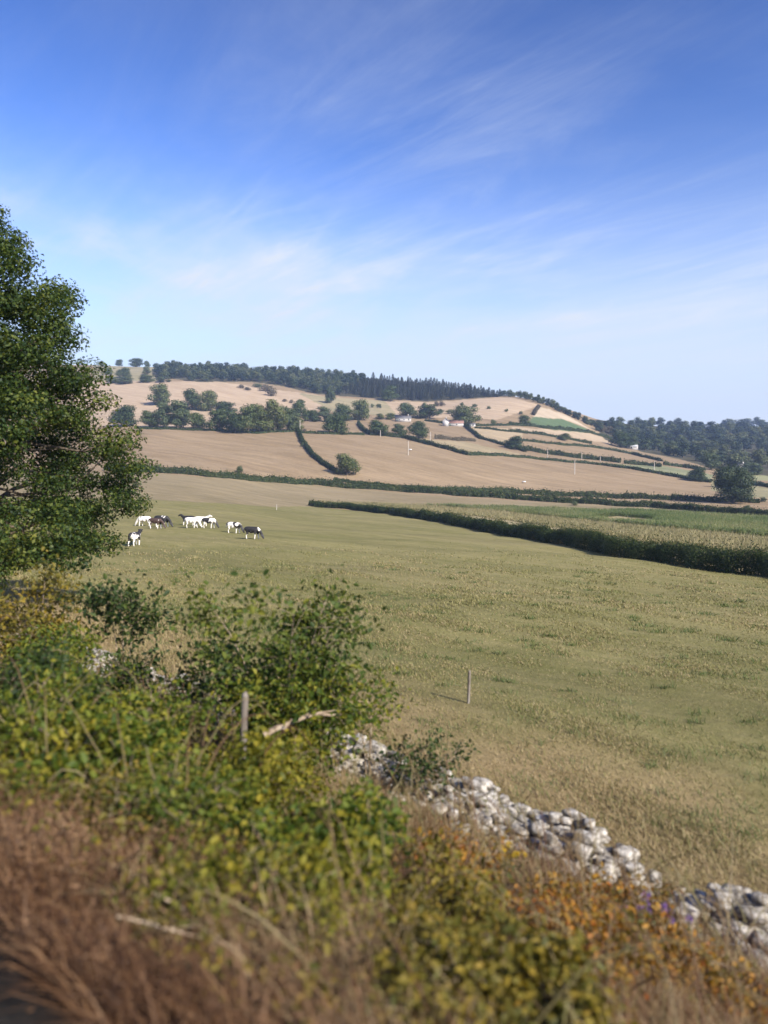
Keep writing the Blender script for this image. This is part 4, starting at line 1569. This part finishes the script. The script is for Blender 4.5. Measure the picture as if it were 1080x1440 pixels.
for n_, (p, q, h, r, kd, lb, cn) in enumerate([
    (4.6, 11.0, 1.20, .95, SH, 'green shrub farthest left in the bank below the oak', 6000),
    (3.4, 9.0, 1.00, .85, DS, 'dark green shrub at the left edge above the brown bracken', 6000),
    (5.4, 9.6, 1.05, .95, SH, 'green shrub below the gap with pale stones on the left', 6000),
    (4.3, 8.4, 1.15, .95, SH, 'bright green shrub in the middle of the left bank', 7000),
    (3.2, 6.9, .85, .80, SH, 'green shrub just above the brown bracken slope', 6500),
    (5.4, 7.2, 1.00, .90, YS, 'yellow green shrub right below the weathered post', 6500),
    (4.3, 6.2, .95, .90, YS, 'yellow tinged shrub in the centre of the bank', 7000),
    (3.2, 5.3, .75, .75, SH, 'green shrub beside the bracken and above the pale stick', 6500),
    (4.9, 5.3, .80, .80, SH, 'green shrub left of the dry grass by the wall', 6500),
    (3.9, 4.4, .75, .80, SH, 'broad green shrub low in the centre of the bank', 6800),
    (3.1, 3.75, .55, .60, YS, 'small yellow shrub at the lower edge of the bank', 5500),
    (4.9, 3.9, .65, .70, OS, 'golden olive shrub between the broad green one and the orange brambles', 5000),
    (4.1, 3.2, .50, .65, OS, 'low olive and gold shrub right above the bottom edge of the bank', 5500),
    (3.2, 2.6, .42, .55, OS, 'olive low shrub touching the bottom edge beside the bracken', 5000),
    (3.7, 2.1, .42, .55, OS, 'small golden shrub at the very bottom centre', 4500),
    (3.0, 8.1, .80, .75, SH, 'green shrub at the left edge just over the bracken'  , 5500),
    (2.7, 7.0, .55, .60, YS, 'yellow green shrub spilling over the bracken on the left', 4000),
    (2.7, 5.6, .50, .55, OS, 'golden shrub spilling over the bracken beside the pale stick', 3500),
    (2.5, 4.0, .40, .45, YS, 'little yellow shrub inside the brown bracken', 2500),
    (2.4, 6.2, .42, .45, SH, 'little green shrub inside the brown bracken on the left', 2200),
]):
    shrub('shrub', lb, p, q, h, r, kd, 320 + n_, 10, int(cn * .72), (.050, .066, .043, .058, .074)[n_ % 5], clumpy=.4)
for n_, (p, q, h, r, lb) in enumerate([
    (5.9, 4.6, .62, .62, 'orange turning bramble nearest the middle of the wall'),
    (5.6, 3.3, .60, .65, 'orange and red bramble in the lower right bank'),
    (6.4, 3.4, .55, .60, 'orange bramble below the broken wall end'),
    (4.9, 2.6, .55, .65, 'rusty bramble at the bottom edge of the bank'),
    (6.3, 2.2, .50, .55, 'dull red bramble at the lower right corner'),
    (7.3, 3.3, .50, .50, 'rusty bramble close under the wall gap'),
]):
    shrub('bramble', lb, p, q, h, r, BR, 360 + n_, 9, 2600, .05, open_=.2, cat='bramble')


# ------------------------------------------------------------------ grass
def pq_field(n, p0, p1, q0, q1, rng, fn=None):
    p, q = rng.uniform(p0, p1, n), rng.uniform(q0, q1, n)
    if fn is not None:
        k_ = rng.uniform(0, 1, n) < fn(p, q)
        p, q = p[k_], q[k_]
    x, y = at_pq(p, q)
    return np.c_[x, y, H(x, y) - .01], p, q


def clump(p, q, f=1.0):
    return np.clip(.5 + .35 * np.sin(p * 2.3 * f + 1.2 * np.sin(q * 1.1 * f)) * np.sin(q * 1.9 * f + .7) + .3 * np.sin(p * 5.1 * f + q * 3.7 * f), .04, 1)


rng = np.random.default_rng(81)
B, p, q = pq_field(150000, 4.9, 9.3, -2.5, 17, rng, lambda p, q: clump(p, q) * (.35 + .65 * smooth(4.9, 6.4, p)))
Vb, a1, a2 = blades(B, rng.uniform(.22, .62, len(B)) * (.6 + .5 * clump(p, q, .6)) * (1 - .3 * smooth(7.0, 8.0, p)), rng.uniform(.006, .013, len(B)), rng, (-.22, .2), .38)
tag(link('dry_grass', mesh_data('dry_grass', Vb, [a1, a2], M['dry_grass'])), 'dry straw coloured grass along the foot of the stone wall', kind='stuff')
B, p, q = pq_field(190000, 1.5, 4.4, 1.2, 10.5, rng, lambda p, q: clump(p, q) ** 1.5 * (1 - .8 * smooth(2.5, 3.6, p)) * (.3 + .7 * smooth(2.6, 4.2, q)) * (1 - .75 * smooth(6.2, 8.0, q) * smooth(2.0, 2.7, p)))
Vb, a1, a2 = blades(B, rng.uniform(.18, .72, len(B)) * (.55 + .6 * clump(p, q, .7)), rng.uniform(.004, .012, len(B)), rng, (-.75, .70), .6, .7)
k_ = rng.choice(len(B), 9000)
Pl = B[k_] + np.c_[rng.normal(0, .12, 9000), rng.normal(0, .12, 9000), rng.uniform(.02, .42, 9000)]
Vl, Fl = leaves6(Pl, rng.uniform(.02, .055, 9000), rng, .4, .4)
tag(link('dead_bracken_leaves', mesh_data('dead_bracken_leaves', Vl, [Fl], M['bracken'])), 'shrivelled brown leaves among the dead bracken', kind='stuff')
tag(link('dead_bracken_grass', mesh_data('dead_bracken_grass', Vb, [a1, a2], M['bracken'])), 'brown dead bracken and grass on the railway bank', kind='stuff')
B, p, q = pq_field(60000, 4.3, 8.3, -1, 6.5, rng, lambda p, q: clump(p, q, .8) ** 2 * (1 - .8 * smooth(6.8, 8.2, p)))
Vb, a1, a2 = blades(B, rng.uniform(.3, .75, len(B)), rng.uniform(.005, .011, len(B)), rng, (-.35, .3), .5)
tag(link('brown_seed_grass', mesh_data('brown_seed_grass', Vb, [a1, a2], M['bracken'])), 'brown seeded grass between the brambles and the wall', kind='stuff')
B, p, q = pq_field(20000, 3.0, 8.2, 1.0, 12, rng, lambda p, q: clump(p, q, 1.4) ** 1.5)
Vb, a1, a2 = blades(B, rng.uniform(.2, .6, len(B)), rng.uniform(.006, .014, len(B)), rng, (-.5, .45), .45)
tag(link('bank_grass', mesh_data('bank_grass', Vb, [a1, a2], M['pasture'])), 'green grass growing through the bank shrubs', kind='stuff')
B, p, q = pq_field(60000, 2.1, 6.2, .8, 12, rng, lambda p, q: clump(p + 3, q, .8) ** 3)
Vb, a1, a2 = blades(B, rng.uniform(.25, .85, len(B)), rng.uniform(.004, .010, len(B)), rng, (-.55, .5), .55, .6)
tag(link('bank_straw', mesh_data('bank_straw', Vb, [a1, a2], M['dry_grass'])), 'bleached dry grass leaning between the bank shrubs', kind='stuff')
B, p, q = pq_field(5200, 1.9, 3.6, 1.2, 9, rng, lambda p, q: clump(p, q + 2, 1.1) ** 2)
B[:, 2] += rng.uniform(.08, .5, len(B))
Vl, Fl = leaves6(B, rng.uniform(.03, .085, len(B)), rng, .5, .5)
tag(link('creeping_leaves', mesh_data('creeping_leaves', Vl, [Fl], M['olive_shrub_leaf'])), 'creeping green and gold leaves through the dead bracken', kind='stuff')
# arching canes tangled over the bank
B, p, q = pq_field(260, 2.6, 7.6, 1.5, 12.5, rng)
mb = MB()
for b_ in B:
    L_ = rng.uniform(.7, 1.7)
    a_ = rng.normal(2.4, 1.0) if rng.uniform() < .7 else rng.uniform(0, 6.28)
    dv = np.array([math.cos(a_), math.sin(a_), 0])
    hh = rng.uniform(.5, 1.15)
    path = np.array([b_ + dv * L_ * t + np.array([0, 0, hh * math.sin(min(1, t * 1.05) * 2.5) * (1.0 if t < .6 else 1.05)]) + rng.normal(0, .012, 3) for t in np.linspace(0, 1, 9)])
    mb.tube(path, np.linspace(.008, .003, 9), 5)
tag(mb.build('bramble_canes', M['cane'], None, True), 'bare arching bramble canes tangled over the bank', kind='stuff')
# tall dead stalks with seed heads standing in the bank
B, p, q = pq_field(200, 5.4, 8.5, .5, 13, rng)
mb = MB()
for b_ in B:
    hh = rng.uniform(.6, 1.35)
    e = np.array([rng.normal(-.18, .16), rng.normal(.16, .16), 1.0]) * hh
    mb.tube([b_, b_ + e * .5 + (.02, 0, .02), b_ + e], [.006, .005, .003], 4)
    for _ in range(5):
        t_ = rng.uniform(.6, 1)
        d_ = np.array([rng.normal(0, .07), rng.normal(0, .07), rng.uniform(.03, .12)])
        mb.tube([b_ + e * t_, b_ + e * t_ + d_ * .6, b_ + e * t_ + d_], [.003, .004, .008], 3)
tag(mb.build('dead_stalks', M['dry_grass']), 'tall dead seed stalks standing through the bank', kind='stuff')
# pasture: tufts thinning out with distance
n = 560000
d = 9.0 * (85.0 / 9.0) ** rng.uniform(0, 1, n)
th = rng.uniform(-.66, .62, n)
x, y = th * d, d
p, q = pq(x, y)
cl_ = .5 + .5 * np.sin(x * .9 + 1.7 * np.sin(y * .45)) * np.sin(y * .7 + .9 * np.sin(x * .6)) + .25 * np.sin(x * 2.7 + y * 1.9)
k_ = (p > 9.2) & (rng.uniform(0, 1, n) < np.clip(cl_, .35, 1) * (1 - smooth(26, 80, d)))
x, y, d, p, cl_ = x[k_], y[k_], d[k_], p[k_], cl_[k_]
B = np.c_[x, y, H(x, y) - .01]
ht = np.clip(d * .003, .045, .10) * rng.uniform(.5, 1.5, len(x)) * (.6 + .7 * np.clip(cl_, 0, 1.1)) * (1 + 1.5 * (1 - smooth(10, 14.5, p)))
wd = np.clip(d * .0011, .009, .06)
dry = rng.uniform(0, 1, len(x)) < (.20 - .18 * np.sin(x * .33 + y * .21 + 1.5 * np.sin(y * .19)) * smooth(12, 16, p) + .62 * (1 - smooth(10, 14.5, p + .8 * np.sin(q[k_] * .8))))
TUF = []
while len(TUF) < 260:
    d_ = 10 * 5.0 ** rng.uniform()
    t_ = rng.uniform(-.4, .6)
    if pq(t_ * d_, d_)[0] > 10:
        TUF.append((t_ * d_, d_, rng.uniform(.10, .32)))
Bt = np.concatenate([np.array([x0, y0, 0]) + np.c_[rng.normal(0, r0 * 1.3, 34), rng.normal(0, r0 * .7, 34), np.zeros(34)] for x0, y0, r0 in TUF])
Bt[:, 2] = H(Bt[:, 0], Bt[:, 1])
dt = np.hypot(Bt[:, 0], Bt[:, 1])
Vb, a1, a2 = blades(Bt, rng.uniform(.08, .24, len(Bt)), np.clip(dt * .0009, .01, .03), rng, (-.2, .15), .6)
tag(link('tussock_grass', mesh_data('tussock_grass', Vb, [a1, a2], M['green_stem'])), 'scattered green tussocks left standing in the grazed pasture', kind='stuff')
for nm, mk, lb, mt in (('pasture_grass', ~dry, 'short grazed grass of the near pasture', 'pasture'), ('straw_grass', dry, 'bleached grass in the pasture and along its wall edge', 'straw')):
    Vb, a1, a2 = blades(B[mk], ht[mk], wd[mk], rng, (-.2, .15), .6)
    tag(link(nm, mesh_data(nm, Vb, [a1, a2], M[mt])), lb, kind='stuff')


# ------------------------------------------------------------------ the broken stone wall
import bmesh
_bm = bmesh.new()
bmesh.ops.create_icosphere(_bm, subdivisions=2, radius=1.0)
ICO_V = np.array([v.co[:] for v in _bm.verts])
ICO_F = np.array([[v.index for v in f.verts] for f in _bm.faces])
_bm.free()


def stone(rng, size, rz):
    """an angular block of limestone"""
    V = np.sign(ICO_V) * np.abs(ICO_V) ** .38
    # chop with a few random planes
    for _ in range(5):
        nrm = unit(1, rng)[0]
        dd = rng.uniform(.78, 1.1)
        t = V @ nrm - dd
        V = V - np.outer(np.maximum(t, 0), nrm)
    V = V * (np.array(size) / 2)
    a, b = rz, rng.normal(0, .22)
    V = np.c_[V[:, 0], V[:, 1] * math.cos(b) - V[:, 2] * math.sin(b), V[:, 1] * math.sin(b) + V[:, 2] * math.cos(b)]
    return np.c_[V[:, 0] * math.cos(a) - V[:, 1] * math.sin(a), V[:, 0] * math.sin(a) + V[:, 1] * math.cos(a), V[:, 2]]


ANG = math.atan2(RX, -RY)


def wall_section(name, label, q0, q1, seed):
    rng = np.random.default_rng(seed)
    mb = MB()
    q = q0
    c0 = at_pq(8.8, (q0 + q1) / 2)
    c0 = np.array([c0[0], c0[1], hz(*c0)])
    while q < q1:
        top = .32 + .12 * math.sin(q * 1.3 + 1) + .13 * math.sin(q * 3.1)
        top *= np.interp(q, [-4, 3.3, 3.9, 4.6, 10.5, 12.5, 16, 24], [1.5, 1.4, 1.0, 1.15, .95, .55, .6, .7])
        for row in (-.52, -.30, -.08, .14, .34):
            z = 0.0
            cap = top * (.4 if row < -.4 else .75 if row < -.2 else 1)
            while z < cap * rng.uniform(.8, 1.12):
                hh = rng.uniform(.06, .145)
                L = rng.uniform(.13, .40)
                x, y = at_pq(8.8 + row + rng.normal(0, .05), q + rng.uniform(-.16, .16))
                V = stone(rng, (L, rng.uniform(.12, .28), hh * 1.12), ANG + rng.normal(0, .25))
                mb.add(V + np.array([x, y, hz(x, y) + z + hh / 2 - .06]) - c0, ICO_F)
                z += hh * .93
        q += .17
    return tag(mb.build(name, M['limestone'], None, False, c0), label, 'wall')


B, p, q = pq_field(5200, 8.35, 9.25, -3, 22, rng, lambda p, q: clump(p, q, .9) ** 2)
B[:, 2] += rng.uniform(.05, .62, len(B))
Vb, a1, a2 = blades(B, rng.uniform(.10, .32, len(B)), rng.uniform(.006, .012, len(B)), rng, (-.3, .25), .7)
tag(link('wall_grass', mesh_data('wall_grass', Vb, [a1, a2], M['pasture'])), 'grass and moss tufts growing out of the field wall', kind='stuff')
wall_section('stone_wall', 'long pale limestone field wall crumbling and overgrown, running back under the bushes', 3.75, 23.5, 401)
wall_section('stone_wall', 'near end of the pale limestone wall beyond the grassy gap', -3.2, 3.42, 402)
rng = np.random.default_rng(411)
for n_, (p, q) in enumerate([(8.15, 3.7), (8.3, 5.2), (8.1, 6.1), (8.2, 7.4), (8.0, 8.6), (8.25, 4.5), (8.1, 2.2), (8.6, 3.62), (8.0, 16.2), (7.9, 17.0), (7.7, 11.6), (9.45, 4.9), (7.8, 5.6), (9.5, 7.5)]):
    x, y = at_pq(p, q)
    sz = (rng.uniform(.22, .42), rng.uniform(.2, .3), rng.uniform(.16, .26))
    mb = MB()
    mb.add(stone(rng, sz, rng.uniform(0, 3)), ICO_F)
    o = mb.build('fallen_stone', M['limestone'], None, False, (x, y, hz(x, y) + sz[2] * .35))
    tag(o, 'pale angular stone fallen from the field wall', 'stone', 'fallen stones along the wall foot')


# ------------------------------------------------------------------ posts, sticks, flowers
def fence_post(label, P, h, r, lean):
    mb = MB()
    n = 7
    path = [(lean[0] * t, lean[1] * t, -.4 + (h + .4) * t) for t in np.linspace(0, 1, n)]
    mb.tube(path, [r * (1 + .06 * math.sin(i * 2.1)) for i in range(n)], 9)
    e = np.array(path[-1])
    mb.tube([e, e + (0, 0, .02), e + (.01, 0, .05)], [r * .97, r * .75, .01], 9)
    return tag(mb.build('fence_post', M['weathered_wood'], None, True, P), label, 'post')


x, y = at_pq(6.15, 8.55)
_d = ray(333, 972)
t = 9.0 / _d[1]
fence_post('weathered grey fence post among the bushes by the wall', (_d[0] * t, 9.0, hz(_d[0] * t, 9.0)), _d[2] * t - hz(_d[0] * t, 9.0) - .06, .043, (.10, .02))
P = ground(658, 989)
fence_post('thin lone post standing in the pasture beyond the wall', P, .72, .033, (.03, .0))


def stick(label, pts, r0, r1, name='branch'):
    """pts: (u, v, depth)"""
    W_ = []
    for u, v, d in pts:
        k_ = ray(u, v)
        W_.append(k_ * d / k_[1])
    W_ = np.array(W_)
    s = np.linspace(0, len(W_) - 1, 14)
    path = np.c_[[np.interp(s, range(len(W_)), W_[:, i]) for i in range(3)]].T
    path = path + np.random.default_rng(5).normal(0, r0 * .25, path.shape)
    c0 = path[0].copy()
    mb = MB()
    mb.tube(path - c0, np.linspace(r0, r1, 14), 7)
    for i in (6, 9):
        e = path[i] - c0 + (path[min(i + 3, 13)] - path[i]) + np.array([.02, .0, .07])
        mb.tube([path[i] - c0, (path[i] - c0 + e) / 2 + (.01, 0, 0), e], [r0 * .5, r0 * .35, .003], 5)
    return tag(mb.build(name, M['pale_stem'], None, True, c0), label, 'branch')


stick('bare curved branch lying across the bush beside the stone wall', [(372, 1033, 9.3), (410, 1015, 9.4), (440, 1003, 9.5), (482, 1006, 9.7)], .045, .014)
stick('pale dead stick lying over the brown bracken', [(165, 1288, 4.05), (215, 1300, 4.1), (270, 1315, 4.15), (338, 1332, 4.2)], .011, .005)
stick('thin dark stem leaning through the shrubs above the pale stick', [(215, 1255, 4.3), (300, 1300, 4.35), (370, 1350, 4.3)], .009, .004)


def flower(label, p, q, h, petal, seed, group):
    rng = np.random.default_rng(seed)
    x, y = at_pq(p, q)
    o = thing('wildflower', label, 'flower', (x, y, hz(x, y)), 0, group)
    st = MB()
    for i in range(6):
        e = np.array([rng.normal(0, .12), rng.normal(0, .12), h * rng.uniform(.75, 1.05)])
        st.tube([(0, 0, -.03), e * .5 + (.02, 0, .03), e], [.005, .004, .003], 4)
        Pp = e + rng.normal(0, .012, (26, 3))
        Vf, Ff = leaves6(Pp, .035, rng, .8, .35, axis=np.array([0, 0, .8]))
        hd = MB()
        hd.add(Vf, Ff)
        hd.build('bloom', M[petal], o)
        Pl = np.outer(rng.uniform(.15, .8, 8), e) + rng.normal(0, .02, (8, 3))
        Vf, Ff = leaves6(Pl, .07, rng, .2, .3)
        st.add(Vf, Ff)
    st.build('stems', M['green_stem'], o)


for i, (p, q, pt, lb) in enumerate([(7.4, 2.75, 'petal_purple', 'purple wildflower nearest the wall end on the lower right'), (7.0, 3.0, 'petal_purple', 'purple wildflower left of the one by the wall end'),
                                    (6.9, 4.4, 'petal_yellow', 'yellow wildflower between the orange brambles and the wall'), (6.2, 5.2, 'petal_yellow', 'yellow wildflower above the orange brambles'),
                                    (5.6, 4.1, 'petal_yellow', 'yellow wildflower in the middle of the brambles')]):
    flower(lb, p, q, .55, pt, 500 + i, None)
